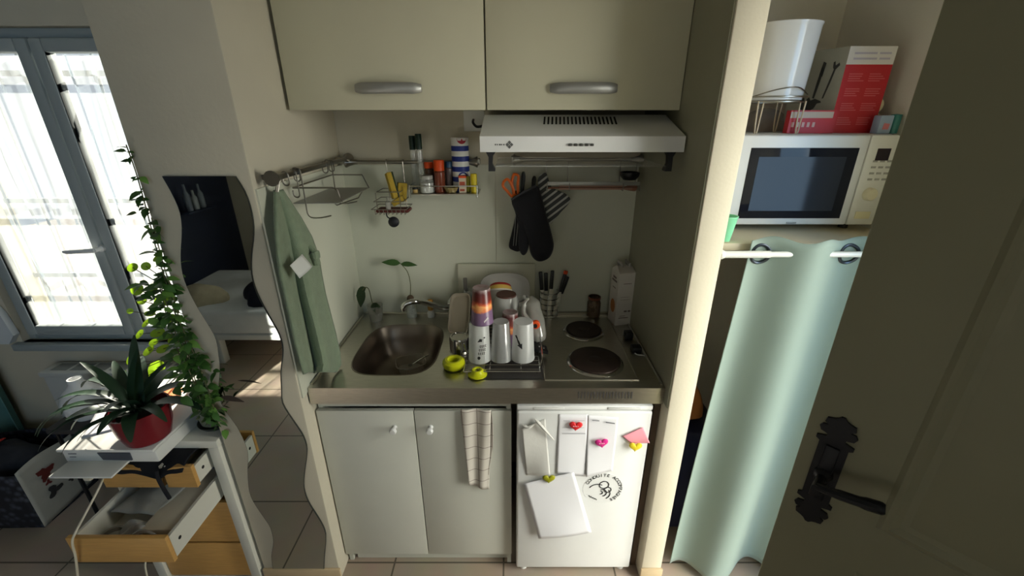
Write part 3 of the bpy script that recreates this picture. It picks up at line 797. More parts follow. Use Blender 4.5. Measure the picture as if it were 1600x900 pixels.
# hanging sponge basket
bk = thing('sponge_basket', 'small hanging wire basket holding sponges on the back rail', 'basket', (-.50, 1.70, 1.40))
c0, c1 = at(591, 322, Y=1.68), at(636, 322, Y=1.68)
xb0, xb1, zb = c0.x, c1.x, at(612, 333, Y=1.66).z
q = MB()
for x in (at(604, 255, Y=1.735).x, at(630, 255, Y=1.735).x):
    q.tube(smooth([(x, 1.744, bz + .004), (x, 1.735, bz + .009), (x, 1.726, bz), (x, 1.728, bz - .06), (x, 1.728, zb + .01)], 4), .0019, 6)
for z, e in ((zb + .022, .010), (zb + .05, .0), (zb + .085, -.012)):
    q.tube([(xb0 - e, 1.63 - e, z), (xb1 + e, 1.63 - e, z), (xb1 + e, 1.728, z), (xb0 - e, 1.728, z)], .0018, 6, closed=True)
for k in range(8):
    x = xb0 + (xb1 - xb0) * k / 7
    q.tube([(x, 1.63, zb + .022), (x, 1.635, zb), (x, 1.728, zb)], .0014, 5)
for x in (xb0 + .012, xb1 - .012): q.tube([(x, 1.625, zb + .085), (x, 1.628, zb + .02)], .0016, 5)
obj('wire_frame', q, WIRE, bk)
SPY, SPG = mat('yellow_sponge', (184, 156, 60), .95, bump=.8, bscale=180), mat('green_scourer', (58, 70, 50), .95, bump=.8, bscale=260)
def sponge(c, L, h, t, rot, label):
    q = MB(); q.mi = 0; q.box(-L / 2, L / 2, -t / 2, t * .25, -h / 2, h / 2, bev=.003); q.mi = 1; q.box(-L / 2, L / 2, t * .25, t * .5, -h / 2, h / 2, bev=.002)
    q.xform(T(*c) @ rot); return obj('sponge', q, [SPY, SPG], label=label, cat='sponge', group='sponges in the hanging basket')
p1 = at(613, 290, Y=1.69); sponge(p1, .045, .10, .026, RZ(-1.1) @ RX(.15) @ RY(-.22), 'yellow and green sponge standing tallest in the hanging basket')
p2 = at(628, 300, Y=1.69); sponge(p2, .036, .070, .020, RZ(.5) @ RY(.15), 'yellow sponge at the right side of the hanging basket')
p3 = at(622, 314, Y=1.665); sponge(p3, .05, .022, .018, RY(-.5), 'small yellow sponge lying at the front of the hanging basket')
p4 = at(606, 316, Y=1.66); obj('scrub_bottle', MB().lathe([(0, 0), (.010, 0), (.011, .03), (.005, .036), (.005, .05), (0, .05)], (p4.x, p4.y, p4.z - .03), 14), thin('clear_plastic_bottle', (225, 225, 220), .5, .4, .08), label='tiny clear bottle standing in the hanging basket', cat='bottle')
p5 = at(600, 328, Y=1.66); obj('soap_bar', MB().box(p5.x - .03, p5.x + .10, 1.645, 1.71, zb + .003, zb + .016, bev=.006), mat('dark_red_soap', (92, 40, 34), .6), label='dark red soap block in the bottom of the basket', cat='soap')
# black sink stopper with loop
c = at(615, 347, Y=1.70)
sp = obj('sink_stopper', MB().lathe([(0, -.012), (.012, -.011), (.021, -.004), (.022, .004), (.014, .010), (0, .011)], tuple(c), 24, 'y'), mat('black_rubber', (26, 27, 34), .5), label='round black rubber stopper hanging under the sponge basket', cat='stopper')
obj('loop', MB().tube(smooth([c + Vector((-.004, 0, .018)), c + Vector((-.016, 0, .016)), c + Vector((-.024, 0, .024)), c + Vector((-.025, .002, .036)), c + Vector((-.020, .006, .043))], 5), .0028, 8), BLACK, sp)

# spice shelf
sz = at(690, 303, Y=1.66).z
sx0, sx1 = at(641, 302, Y=1.66).x, at(748, 302, Y=1.66).x
sh = thing('spice_shelf', 'narrow steel spice shelf on the back wall', 'shelf', ((sx0 + sx1) / 2, 1.72, sz - .004))
obj('plate', MB().box(sx0, sx1, 1.655, YB - .006, sz - .004, sz, bev=.001), STEEL, sh)
q = MB().tube([(sx0, 1.770, sz + .03), (sx0, 1.656, sz + .03), (sx1 - .006, 1.656, sz + .03), (sx1 - .006, 1.770, sz + .03)], .0018, 6)
for x in (sx0, sx1 - .006): q.tube([(x, 1.656, sz + .034), (x, 1.656, sz - .014)], .0032, 8)
obj('guard_wire', q, CHROME, sh)
def px_w(px0, px1, y, Y): return at(px0, y, Y=Y).x, at(px1, y, Y=Y).x
def jar(name, px0, px1, ytop, Y, body, capm, caph, label, cat, contents=None, neck=.8, capr=1.0, group='jars on the spice shelf', z0=None):
    z0 = sz + .001 if z0 is None else z0
    x0, x1 = px_w(px0, px1, 290, Y); r = (x1 - x0) / 2; xc = (x0 + x1) / 2; zt = at((px0 + px1) / 2, ytop, Y=Y).z
    H = zt - z0; zc_ = H - caph
    t = thing(name, label, cat, (xc, Y, z0), group)
    obj('body', MB().lathe([(0, 0), (r * .92, 0), (r, .004), (r, zc_ - r * .35), (r * neck, zc_ - .002), (r * neck, zc_)], (xc, Y, z0), 24), body, t)
    if contents: obj('contents', MB().lathe([(0, .002), (r * .9, .002), (r * .9, zc_ * contents[1]), (0, zc_ * contents[1])], (xc, Y, z0), 20), contents[0], t)
    cr = r * capr
    obj('cap', MB().lathe([(cr, zc_ - .001), (cr, zc_ + caph - .003), (cr * .93, zc_ + caph), (0, zc_ + caph)], (xc, Y, z0), 24), capm, t)
    return t
JG = thin('jar_glass', (225, 232, 226), .72, .3, .09, .03)
DG = mat('dark_green_cap', (18, 46, 34), .4)
jar('spice_bottle', 645, 654.5, 212, 1.745, JG, DG, .05, 'tall clear spice bottle with a dark green cap, left of the pair', 'bottle', capr=1.02)
jar('spice_bottle', 654.5, 664, 209, 1.725, JG, DG, .055, 'tall clear spice bottle with a dark green cap, right of the pair', 'bottle', capr=1.02)
jar('salt_jar', 656, 678, 274, 1.685, JG, mat('clear_lid', (170, 170, 165), .3), .012, 'small glass jar of white salt on the spice shelf', 'jar', (mat('salt', (228, 228, 226), .9), .7), .85, .9)
OR = mat('orange_cap', (224, 78, 20), .45)
jar('spice_jar', 665, 679, 253, 1.73, mat('brown_spice_glass', (86, 62, 48), .25), OR, .022, 'spice jar with a low orange lid behind the salt jar', 'jar', capr=1.02)
jar('spice_jar', 679, 696, 250, 1.70, mat('paprika_glass', (122, 62, 44), .2), OR, .038, 'red paprika jar with a tall orange cap', 'jar', capr=.95)
obj('label', MB().lathe([(.0218, 0), (.0222, 0), (.0222, .045), (.0218, .045)], (at(687.5, 290, Y=1.70).x, 1.70, sz + .03), 24), mat('jar_label', (196, 186, 176), .6), None, label='pale paper label wrapped round the red paprika jar', cat='label') if False else None
jar('spice_jar', 697, 708, 252, 1.725, mat('smoky_glass', (96, 84, 84), .2), mat('blue_cap', (26, 66, 100), .4), .022, 'slim spice jar with a blue cap beside the orange-capped jars', 'jar', neck=.75)
c = at(705, 297, Y=1.68)
bw = obj('glass_bowl', MB().lathe([(0, 0), (.018, 0), (.028, .020), (.0285, .022), (.026, .020), (.016, .003), (0, .003)], (c.x, 1.685, sz + .001), 28), thin('yellowish_glass', (210, 190, 130), .45, .4, .08), label='tiny yellowish glass bowl on the spice shelf', cat='bowl')
# blue and white striped canister
x0, x1 = px_w(706, 733, 260, 1.725); r = (x1 - x0) / 2; xc = (x0 + x1) / 2; zt = at(720, 215, Y=1.725).z; H = zt - sz - .001
t = thing('salt_canister', 'blue and white striped cardboard canister on the spice shelf', 'canister', (xc, 1.733, sz + .001))
q = MB(); nb = 10
for k in range(nb):
    q.mi = (k + 1) % 2
    q.lathe([(r, H * .95 * k / nb), (r, H * .95 * (k + 1) / nb)], (xc, 1.733, sz + .001), 32)
q.mi = 0; q.lathe([(0, 0), (r, 0)], (xc, 1.733, sz + .001), 32)
BLUE = mat('print_blue', (26, 48, 130), .5); CANW = mat('card_white', (222, 222, 220), .5)
obj('tube', q, [CANW, BLUE], t)
obj('lid', MB().lathe([(r + .0006, H * .95), (r + .0006, H), (0, H)], (xc, 1.733, sz + .001), 32), mat('lid_white', (226, 224, 222), .5), t)
q = MB()
def curved_disc(cx_, cz_, rad, m, name, seg=24, half=None):
    vs = [(0, cz_)]; pts = []
    for k in range(seg + 1):
        a = 2 * PI * k / seg if half is None else PI + PI * k / seg
        pts.append((cx_ + rad * math.cos(a) * 1.0, cz_ + rad * math.sin(a)))
    b_ = MB()
    def onc(s_, z): a = s_ / r - PI / 2; return (xc + (r + .0008) * math.cos(a), 1.733 + (r + .0008) * math.sin(a), sz + .001 + z)
    b_.add([onc(cx_, cz_)] + [onc(*p) for p in pts], [(0, k + 1, k + 2) for k in range(seg)])
    return obj(name, b_, m, t)
curved_disc(.012, H * .985, .019, mat('print_red', (170, 40, 56), .5), 'red_badge', half=1)
curved_disc(.012, H * .28, .020, BLUE, 'blue_seal'); curved_disc(.012, H * .28, .0145, CANW, 'white_seal')
sl = curved_disc(.012, H * .28, .009, mat('seal_blue', (60, 84, 150), .5), 'seal_figure')
# small packets at the right end
x0, x1 = px_w(717, 728, 288, 1.675); zt = at(722, 275, Y=1.675).z
t = thing('seasoning_box', 'small white and orange seasoning box on the spice shelf', 'box', ((x0 + x1) / 2, 1.685, sz + .001))
obj('carton', MB().box(x0, x1, 1.676, 1.70, sz + .001, zt - .008), mat('box_cream', (214, 200, 176), .6), t)
obj('orange_top', MB().box(x0, x1, 1.676, 1.70, zt - .008, zt), OR, t)
obj('red_print', MB().box(x0 + .003, x1 - .004, 1.6753, 1.6762, sz + .03, sz + .044).box(x0 + .003, x1 - .006, 1.6753, 1.6762, sz + .008, sz + .016), mat('print_brick', (176, 84, 60), .6), t)
for px, hgt, rgb, lab, yy in ((732, 275, (150, 150, 40), 'thin olive-yellow packet beside the seasoning box', 1.70), (740.5, 271, (226, 204, 40), 'bright yellow tube at the right end of the spice shelf', 1.685)):
    hw = 3.2 if px < 735 else 5
    x0, x1 = px_w(px - hw, px + hw, 288, yy); zt = at(px, hgt, Y=yy).z; r = (x1 - x0) / 2
    obj('spice_tube', MB().lathe([(0, 0), (r, 0), (r, zt - sz - .006), (r * .9, zt - sz - .002), (0, zt - sz - .001)], ((x0 + x1) / 2, yy, sz + .001), 20), mat('tube_' + lab.split()[1], rgb, .4), label=lab, cat='tube')
c = at(648.5, 297, Y=1.675)
t = thing('cork_jar', 'tiny jar with a cork-coloured body at the left end of the spice shelf', 'jar', (c.x, 1.68, sz + .001))
obj('body', MB().lathe([(0, 0), (.010, 0), (.0105, .014), (0, .014)], (c.x, 1.68, sz + .001), 16), mat('cork_tan', (190, 160, 100), .7), t)
obj('cap', MB().lathe([(.011, .014), (.011, .020), (0, .020)], (c.x, 1.68, sz + .001), 16), BLACK, t)

# socket behind the hood's left end
c = at(741, 188, Y=YB)
t = thing('power_socket', 'white wall socket with a black plug left of the hood', 'socket', (c.x, YB - .006, c.z - .03))
obj('plate', MB().box(c.x - .04, c.x + .04, YB - .014, YB - .0005, c.z - .04, c.z + .035, bev=.003), WPLAST, t)
obj('plug_lead', MB().tube(smooth([(c.x - .002, YB - .016, c.z + .002), (c.x - .002, YB - .035, c.z - .008), (c.x + .012, YB - .04, c.z - .022), (c.x + .035, YB - .03, c.z - .020)], 5), .005, 8), BLACK, t)

# ------------------------------------------------------------------ utensil rail and rack under the hood
uz = at(900, 250, Y=1.72).z
ur = thing('utensil_rail', 'metal utensil rail with a wire rack under the hood', 'rail', (.27, 1.73, uz))
ux0, ux1 = at(806, 250, Y=1.73).x, at(1000, 248, Y=1.73).x
obj('bar', MB().tube([(ux0, 1.73, uz), (ux1, 1.73, uz)], .006, 10), WIRE, ur)
for x, d in ((ux0 - .01, 1), (ux1 + .01, -1)):
    q = MB(); cone_end(q, (x, 1.73, uz), 'x', d); q.box(x - .008, x + .008, 1.73, YB - .0055, uz - .012, uz + .012, bev=.003)
    obj('end_bracket', q, WIRE, ur)
rx0, rx1 = at(855, 287, Y=1.66).x, at(1000, 287, Y=1.66).x
rz0, rz1 = at(900, 284, Y=1.66).z, at(900, 290, Y=1.66).z
q = MB().box(rx0, rx1, 1.660, 1.662, rz1, rz0, bev=.0005)
obj('front_strip', q, BRUSH, ur)
zl = at(900, 298, Y=1.66).z
for x in (rx0, rx0 + (rx1 - rx0) * .24, rx0 + (rx1 - rx0) * .82, rx1):
    obj('rack_wire', MB().tube([(x, 1.728, uz), (x, 1.728, zl), (x, 1.657, zl), (x, 1.657, zl + .03)], .0017, 6), WIRE, ur)
c0_, c1_ = at(857, 296, Y=1.68), at(995, 293, Y=1.68)
obj('wooden_spatula', MB().tube(smooth([(c0_.x, 1.69, zl + .006), (c0_.x + .1, 1.688, zl + .008), (c1_.x - .07, 1.684, zl + .006), (c1_.x - .02, 1.682, zl + .008), (c1_.x, 1.682, zl + .007)], 4),
    [.004] * 9 + [.006, .009, .011, .012, .013, .013, .012, .009], 8), mat('brown_wood', (140, 96, 76), .6, var=.1), label='brown wooden spatula lying on the wire rack under the hood', cat='spatula')
obj('kitchen_tongs', MB().box(c0_.x + .04, c1_.x - .02, 1.666, 1.672, zl + .0025, zl + .010, bev=.001).box(c0_.x + .04, c1_.x - .05, 1.672, 1.676, zl + .012, zl + .018, bev=.001), mat('pinkish_wood', (166, 128, 112), .6), label='pinkish wooden tongs at the front of the wire rack', cat='tongs')
c = at(985, 277, Y=1.69)
obj('black_ladle', MB().lathe([(0, 0), (.025, .002), (.036, .016), (.037, .03), (.034, .03), (.022, .005), (0, .005)], (c.x, 1.700, rz0 + .001), 24), BLACK, label='black bowl resting at the right end of the wire rack', cat='bowl')

def pillow(outline, y, thick, rings=((1, 0), (.93, .6), (.8, .85), (.5, 1.0))):
    n = len(outline); cx_ = sum(p[0] for p in outline) / n; cz_ = sum(p[1] for p in outline) / n
    q = MB(); loops = []
    for s_, h_ in rings: loops.append([(cx_ + (p[0] - cx_) * s_, y - thick * h_, cz_ + (p[1] - cz_) * s_) for p in outline])
    back = [[(cx_ + (p[0] - cx_) * s_, y + thick * h_ * .6, cz_ + (p[1] - cz_) * s_) for p in outline] for s_, h_ in rings[1:]]
    al = back[::-1] + loops; vs = [p for l in al for p in l]; fs = []
    for a in range(len(al) - 1):
        for k in range(n): fs.append((a * n + k, a * n + (k + 1) % n, (a + 1) * n + (k + 1) % n, (a + 1) * n + k))
    fs += [tuple(range(n)), tuple((len(al) - 1) * n + k for k in range(n))]
    return q.add(vs, fs)
def pxo(pts, Y, n=4):
    P = [at(x, y, Y=Y) for x, y in pts]; P = smooth([P[-1]] + P + [P[0], P[1]], n)[n:-n]
    o_ = [(p.x, p.z) for p in P]
    # drop a doubled closing point
    if (Vector(o_[0]) - Vector(o_[-1])).length < 1e-4: o_ = o_[:-1]
    return o_
MITT = mat('black_quilted_cotton', (24, 24, 30), .9, bump=.6, bscale=240, sheen=.1)
mt = thing('oven_mitt', 'black oven mitt hanging in front on the utensil rail', 'oven mitt', tuple(at(832, 345, Y=1.69)))
obj('hand_part', pillow(pxo([(799, 312), (818, 300), (838, 290), (845, 302), (853, 332), (862, 365), (865, 385), (858, 402), (842, 408), (830, 398), (824, 372), (812, 345)], 1.69), 1.685, .020), MITT, mt)
obj('thumb_part', pillow(pxo([(799, 312), (806, 332), (810, 360), (811, 388), (817, 399), (824, 393), (827, 372), (822, 345), (814, 322)], 1.69), 1.692, .014), MITT, mt)
obj('hem_binding', MB().tube([at(799, 312, Y=1.662), at(818, 300, Y=1.660), at(838, 290, Y=1.662)], .004, 6), mat('grey_binding', (66, 66, 70), .8), mt)
m2 = thing('oven_mitt', 'black oven mitt with white stripes half hidden behind the front mitt', 'oven mitt', tuple(at(804, 355, Y=1.73)))
obj('hand_part', pillow(pxo([(800, 300), (806, 330), (800, 362), (795, 385), (802, 392), (812, 393), (822, 380), (824, 340), (818, 305)], 1.728), 1.735, .010), MITT, m2)
q = MB()
for o_ in (0, 4): q.tube([at(806 + o_, 335, Y=1.722), at(804 + o_, 362, Y=1.722), at(802 + o_, 384, Y=1.722)], .0014, 5)
obj('white_stripes', q, mat('stripe_white', (180, 180, 178), .9), m2)
# striped pot holder
SC = bpy.data.materials.new('striped_cotton'); SC.use_nodes = True; n = SC.node_tree; p = n.nodes['Principled BSDF']
t_ = n.nodes.new('ShaderNodeTexCoord'); mp = n.nodes.new('ShaderNodeMapping'); mp.inputs['Rotation'].default_value = (0, math.radians(-52), 0); wv = n.nodes.new('ShaderNodeTexWave'); wv.wave_type = 'BANDS'; wv.bands_direction = 'X'
wv.inputs['Scale'].default_value = 14; cr = n.nodes.new('ShaderNodeValToRGB'); cr.color_ramp.interpolation = 'CONSTANT'
cr.color_ramp.elements[0].color = (*lin((74, 76, 78)), 1); cr.color_ramp.elements[1].position = .72; cr.color_ramp.elements[1].color = (*lin((190, 190, 186)), 1)
n.links.new(t_.outputs['Object'], mp.inputs[0]); n.links.new(mp.outputs[0], wv.inputs['Vector']); n.links.new(wv.outputs['Fac'], cr.inputs[0]); n.links.new(cr.outputs[0], p.inputs['Base Color']); p.inputs['Roughness'].default_value = .95
obj('pot_holder', pillow(pxo([(840, 282), (853, 270), (862, 292), (884, 303), (891, 314), (876, 332), (858, 350), (848, 320)], 1.715), 1.715, .006), SC, label='grey and white striped pot holder hanging behind the black mitt', cat='pot holder')
sc_ = thing('scissors', 'orange-handled scissors hanging left of the black oven mitt', 'scissors', tuple(at(797, 290, Y=1.71)))
q = MB()
q.tube([p for p in smooth([at(x, y, Y=1.71) for x, y in ((787, 284), (786, 291), (793, 299), (800, 307), (803, 300), (799, 288), (793, 280), (787, 284))], 4)][:-1], .0055, 8, closed=True)
q.tube([p for p in smooth([at(x, y, Y=1.716) for x, y in ((803, 272), (800, 284), (803, 302), (809, 306), (809, 288), (810, 275), (803, 272))], 4)][:-1], .0055, 8, closed=True)
obj('handles', q, mat('orange_plastic', (236, 110, 24), .4), sc_)
obj('blades', MB().prism([(p.x, p.z) for p in (at(800, 306, Y=1.713), at(809, 306, Y=1.713), at(816, 345, Y=1.713), at(813, 350, Y=1.713))], 1.711, 1.715), STEEL, sc_)
for k, (pts, lab) in enumerate(((((818, 268), (817, 284), (815, 306)), 'black utensil handle hanging just right of the orange scissors'), (((835, 275), (834, 286), (832, 300)), 'black utensil handle hanging behind the top of the mitt'))):
    P = [at(x, y, Y=1.722) for x, y in pts]
    obj('spatula_handle', MB().tube(smooth(P, 5), [.004, .006, .008, .009, .009, .009, .008, .008, .007, .006, .006], 8), BLACK, label=lab, cat='utensil', group='utensils on the rail')

# ------------------------------------------------------------------ on the worktop
Zc = CZ + .0008
# mixer tap
c = at(708, 497, Z=CZ)
tp = thing('mixer_tap', 'chrome single-lever mixer tap behind the sink', 'tap', (c.x, 1.735, CZ))
tx, ty = c.x, 1.725
obj('tap_body', MB().lathe([(0, 0), (.026, 0), (.026, .006), (.021, .010), (.021, .075), (.018, .080), (0, .080)], (tx, ty, CZ), 24), CHROME, tp)
obj('lever', MB().box(tx - .015, tx + .017, ty - .055, ty + .018, CZ + .083, CZ + .097, bev=.004).lathe([(.016, .078), (.016, .086)], (tx, ty, CZ), 16), CHROME, tp)
e_ = at(630, 475, Y=1.60)
q = MB().tube(smooth([(tx, ty, CZ + .045), (tx - .04, ty - .015, CZ + .055), (tx - .10, ty - .06, CZ + .098), (e_.x + .05, 1.62, CZ + .127), (e_.x + .014, 1.605, CZ + .125), (e_.x, 1.60, CZ + .112), (e_.x, 1.60, CZ + .095)], 5), [.012] * 20 + [.0115] * 11, 12)
obj('spout', q, CHROME, tp)
# clear container lid in the sink
c = at(633, 566, Z=CZ - .12)
def rr(cx_, cy_, a, b_, e=4, n=40): return [(cx_ + (abs(math.cos(t)) ** (2 / e)) * a * (1 if math.cos(t) > 0 else -1), cy_ + (abs(math.sin(t)) ** (2 / e)) * b_ * (1 if math.sin(t) > 0 else -1)) for t in [2 * PI * k / n for k in range(n)]]
q = MB(); L_ = [[(x, y, z) for x, y in rr(0, 0, a, b_)] for a, b_, z in ((.05, .04, 0), (.054, .044, .012), (.058, .048, .036), (.063, .053, .036), (.063, .053, .034))]
vs = [p for l in L_ for p in l]; fs = [tuple(range(40))] + [(a * 40 + k, a * 40 + (k + 1) % 40, a * 40 + 40 + (k + 1) % 40, a * 40 + 40 + k) for a in range(4) for k in range(40)]
q.add(vs, fs).xform(T(-.425, 1.535, CZ - .144) @ RZ(.35))
obj('plastic_tub', q, thin('clear_tub_plastic', (222, 212, 196), .42, .3, .14, .08), label='clear plastic food tub lying in the sink basin', cat='tub')
obj('teaspoon', MB().tube(smooth([(-.415, 1.53, CZ - .120), (-.38, 1.545, CZ - .102), (-.352, 1.556, CZ - .092)], 4), .0028, 8).lathe([(0, .001), (.008, .002), (.010, .004), (.0, .003)], (-.425, 1.525, CZ - .126), 14), CHROME, label='small steel spoon lying in the clear tub', cat='spoon')
# seedling cup and plants on the back left
c = at(594, 492, Z=CZ); cupx, cupy = c.x, 1.70
t = thing('seedling', 'small seedling with drooping dark leaf in a clear cup behind the sink', 'plant', (cupx, cupy, Zc))
obj('cup', MB().lathe([(0, 0), (.026, 0), (.034, .075), (.0335, .075), (.0255, .002), (0, .002)], (cupx, cupy, Zc), 28), thin('cup_plastic', (200, 200, 186), .6, .3, .08, .06), t)
obj('soil', MB().lathe([(0, .003), (.024, .003), (.028, .04), (0, .042)], (cupx, cupy, Zc), 20), mat('wet_soil', (110, 92, 66), .9, var=.2), t)
q = MB().tube(smooth([(cupx, cupy, Zc + .04), (cupx - .008, cupy - .005, Zc + .09), (cupx - .012, cupy - .01, Zc + .15), (cupx - .022, cupy - .02, Zc + .165), (cupx - .034, cupy - .03, Zc + .155)], 4), .0018, 6)
obj('stem', q, STEM, t)
q = MB()
for d, L_, wd, p0 in (((-.35, -.35, -1), .085, .05, (cupx - .03, cupy - .025, Zc + .162)), ((-.8, -.2, -.5), .06, .034, (cupx - .02, cupy - .02, Zc + .165)), ((.6, -.5, .1), .045, .028, (cupx - .006, cupy - .005, Zc + .075)), ((.2, -.8, -.4), .045, .026, (cupx - .004, cupy - .005, Zc + .085))):
    q.leaf(p0, d, L_, wd, .25, up=(-.3, -.8, .5))
obj('leaves', q, mat('seedling_leaf', (40, 62, 32), .5, var=.25, vscale=12), t)
c = at(632, 492, Z=CZ); bx_, by_ = -.452, 1.735
t = thing('avocado_sprout', 'tall thin sprout with two leaves in a small glass behind the tap spout', 'plant', (bx_, by_, Zc))
obj('glass', MB().lathe([(0, 0), (.022, 0), (.024, .06), (.0165, .075), (.0165, .085), (.0160, .085), (.016, .074), (.0232, .06), (.021, .002), (0, .002)], (bx_, by_, Zc), 24), JG, t)
obj('stone', MB().ball((bx_, by_, Zc + .088), .016, (1, 1, 1.15), 16, 10), mat('seed_brown', (84, 66, 48), .7), t)
zt = at(626, 411, Y=by_).z; xt = at(626, 411, Y=by_).x
q = MB().tube(smooth([(bx_, by_, Zc + .1), (bx_ + .006, by_, Zc + .16), (bx_ - .002, by_, zt - .04), (xt, by_ - .004, zt)], 6), .0017, 6)
obj('stem', q, STEM, t)
q = MB().leaf((xt, by_ - .004, zt), (-1, -.25, .22), .078, .030, .18, up=(0, -.75, .65)).leaf((xt + .002, by_ - .004, zt - .002), (1, -.25, .05), .072, .024, .16, up=(0, -.75, .65))
obj('leaves', q, mat('sprout_leaf', (58, 88, 44), .45, var=.2, vscale=12), t)
c = at(675, 492, Z=CZ)
t = thing('dish_brush', 'small white brush with a cork-yellow top behind the sink', 'brush', (c.x, 1.735, Zc))
obj('base', MB().lathe([(0, 0), (.016, 0), (.017, .02), (.012, .03), (.008, .034), (0, .034)], (c.x, 1.735, Zc), 18), WPLAST, t)
obj('cork_top', MB().lathe([(.011, .034), (.013, .040), (.013, .078), (.010, .082), (0, .083)], (c.x, 1.735, Zc), 18), mat('cork_yellow', (206, 158, 80), .7), t)

# chopping board against the wall
c0_, c1_ = at(715, 413, Y=1.765), at(836, 413, Y=1.765)
q = MB().box(c0_.x, c1_.x, -.004, .004, 0, c0_.z - Zc + .004, bev=.003); q.xform(T(0, 1.741, Zc) @ RX(-math.atan2(.024, c0_.z - Zc)))
obj('chopping_board', q, mat('board_plastic', (196, 194, 176), .5, var=.02), label='large white chopping board leaning on the back wall', cat='chopping board')
# dish rack
ra = [at(x, y, Z=CZ + .014) for x, y in ((712, 590), (860, 590), (846, 497), (722, 497))]
X0_, X1_ = ra[0].x + .0, ra[1].x; Y0_, Y1_ = ra[0].y + .01, 1.665
X0_ = -.168; X1_ = .098; Y0_ = 1.262
dk = thing('dish_rack', 'chrome wire dish rack crowded with dishes between sink and hotplates', 'dish rack', ((X0_ + X1_) / 2, 1.48, Zc))
q = MB()
fz = Zc + .017
q.tube([(X0_, Y0_, fz), (X1_, Y0_, fz), (X1_, Y1_, fz), (X0_, Y1_, fz)], .0028, 8, closed=True)
q.tube([(X0_ - .012, Y0_ - .0, fz + .035), (X1_ + .0, Y0_, fz + .035)][0:0] or [(X1_, Y0_ + .03, fz), (X1_ + .01, Y0_ + .03, fz + .04), (X1_ + .01, Y1_ - .03, fz + .04), (X1_, Y1_ - .03, fz)], .0024, 8)
q.tube([(X0_, Y0_ + .12, fz), (X0_ - .01, Y0_ + .12, fz + .04), (X0_ - .01, Y1_ - .03, fz + .04), (X0_, Y1_ - .03, fz)], .0024, 8)
for x in (X0_ + .01, X1_ - .01):
    for y in (Y0_ + .015, Y1_ - .015): q.tube([(x, y, fz), (x, y, Zc + .0016)], .0026, 6)
obj('outer_frame', q, CHROME, dk)
q = MB()
for k in range(14):
    y = Y0_ + (Y1_ - Y0_) * (k + .5) / 14
    q.tube([(X0_, y, fz), (X1_, y, fz)], .0016, 6)
for x in (X0_ + .09, X0_ + .2): q.tube([(x, Y0_, fz - .003), (x, Y1_, fz - .003)], .002, 6)
obj('floor_wires', q, CHROME, dk)
q = MB().box(X0_ + .07, X1_ + .012, Y0_ - .02, Y1_, Zc, Zc + .0022)
obj('drip_mat', q, mat('dark_rubber_mat', (46, 44, 42), .5), label='thin dark drip mat lying under the dish rack', cat='mat')
RK = fz + .0022
# cups
FROST = thin('frosted_plastic', (226, 228, 226), .18, .5, .05, .3)
CLEARC = thin('clear_cup_plastic', (220, 222, 222), .58, .4, .09, .1)
def cup(px, py, m, rb, rt, H, label, z0=None, Y=None, printed=None, cloc=None):
    if cloc is None:
        c = at(px, py, Z=RK); x, y, z = c.x, c.y, RK
    else: x, y, z = cloc
    t = thing('plastic_cup', label, 'cup', (x, y, z), 'upturned cups on the dish rack')
    obj('cup_wall', MB().lathe([(rb - .0015, .002), (rb, 0), (rb + .001, .003), (rb, .006), (rt + .002, H - .004), (rt, H), (rt - .003, H - .001), (0, H - .002)], (x, y, z), 36), m, t)
    return t, (x, y, z)
H_ = .150
ca, la = cup(750, 560, FROST, .0405, .0330, H_, 'frosted upturned cup with black lettering, leftmost of the front row')
cb, lb = cup(783.5, 559, CLEARC, .0400, .0270, H_, 'clear upturned cup in the middle of the front row')
cc, lcu = cup(817, 559, FROST, .0420, .0330, H_, 'frosted upturned cup with a black arrow, rightmost of the front row')
def decal(t, l, rb, rt, H, shapes, m, name, off=.0009):
    """flat outlines (arc metres, height) wrapped on an upturned cup"""
    q = MB()
    for o_ in shapes:
        def onc(s_, z):
            r = rb + (rt - rb) * z / H + off + .0012; a = -PI / 2 + s_ / r
            return (l[0] + r * math.cos(a), l[1] + r * math.sin(a), l[2] + z)
        q.add([onc(*p) for p in o_], [tuple(range(len(o_)))])
    obj(name, q, m, t)
arrow = lambda s0, z0, s1, z1, wd=.003, hd=.010: (lambda d, n_: [[(s0 + n_[0] * wd, z0 + n_[1] * wd), (s1 - d[0] * hd * 1.4 + n_[0] * wd, z1 - d[1] * hd * 1.4 + n_[1] * wd), (s1 - d[0] * hd * 1.4 - n_[0] * wd, z1 - d[1] * hd * 1.4 - n_[1] * wd), (s0 - n_[0] * wd, z0 - n_[1] * wd)],
        [(s1, z1), (s1 - d[0] * hd * 1.6 + n_[0] * hd * .8, z1 - d[1] * hd * 1.6 + n_[1] * hd * .8), (s1 - d[0] * hd * 1.6 - n_[0] * hd * .8, z1 - d[1] * hd * 1.6 - n_[1] * hd * .8)]])((lambda L: ((s1 - s0) / L, (z1 - z0) / L))(math.hypot(s1 - s0, z1 - z0)), (lambda L: (-(z1 - z0) / L, (s1 - s0) / L))(math.hypot(s1 - s0, z1 - z0)))
rnd = random.Random(3)
gl = arrow(.024, .104, -.004, .088)
for r_ in range(3):
    for k in range(4):
        s0, z0 = .004 + k * .0066 - r_ * .003, .076 - r_ * .014
        gl.append([(s0, z0), (s0 + .005, z0 - .001), (s0 + .005, z0 - .003), (s0 + .002, z0 - .0025), (s0 + .002, z0 - .007), (s0 + .005, z0 - .0075), (s0 + .005, z0 - .0095), (s0, z0 - .009)])
gl.append([(.000 + .006 * math.cos(k), .026 + .007 * math.sin(k)) for k in (0, 1, 2, 3, 4, 5)])
decal(ca, la, .0405, .033, H_, gl, INK, 'black_print')
decal(cc, lcu, .042, .033, H_, arrow(-.030, .108, -.004, .058, .004, .013), INK, 'black_print')
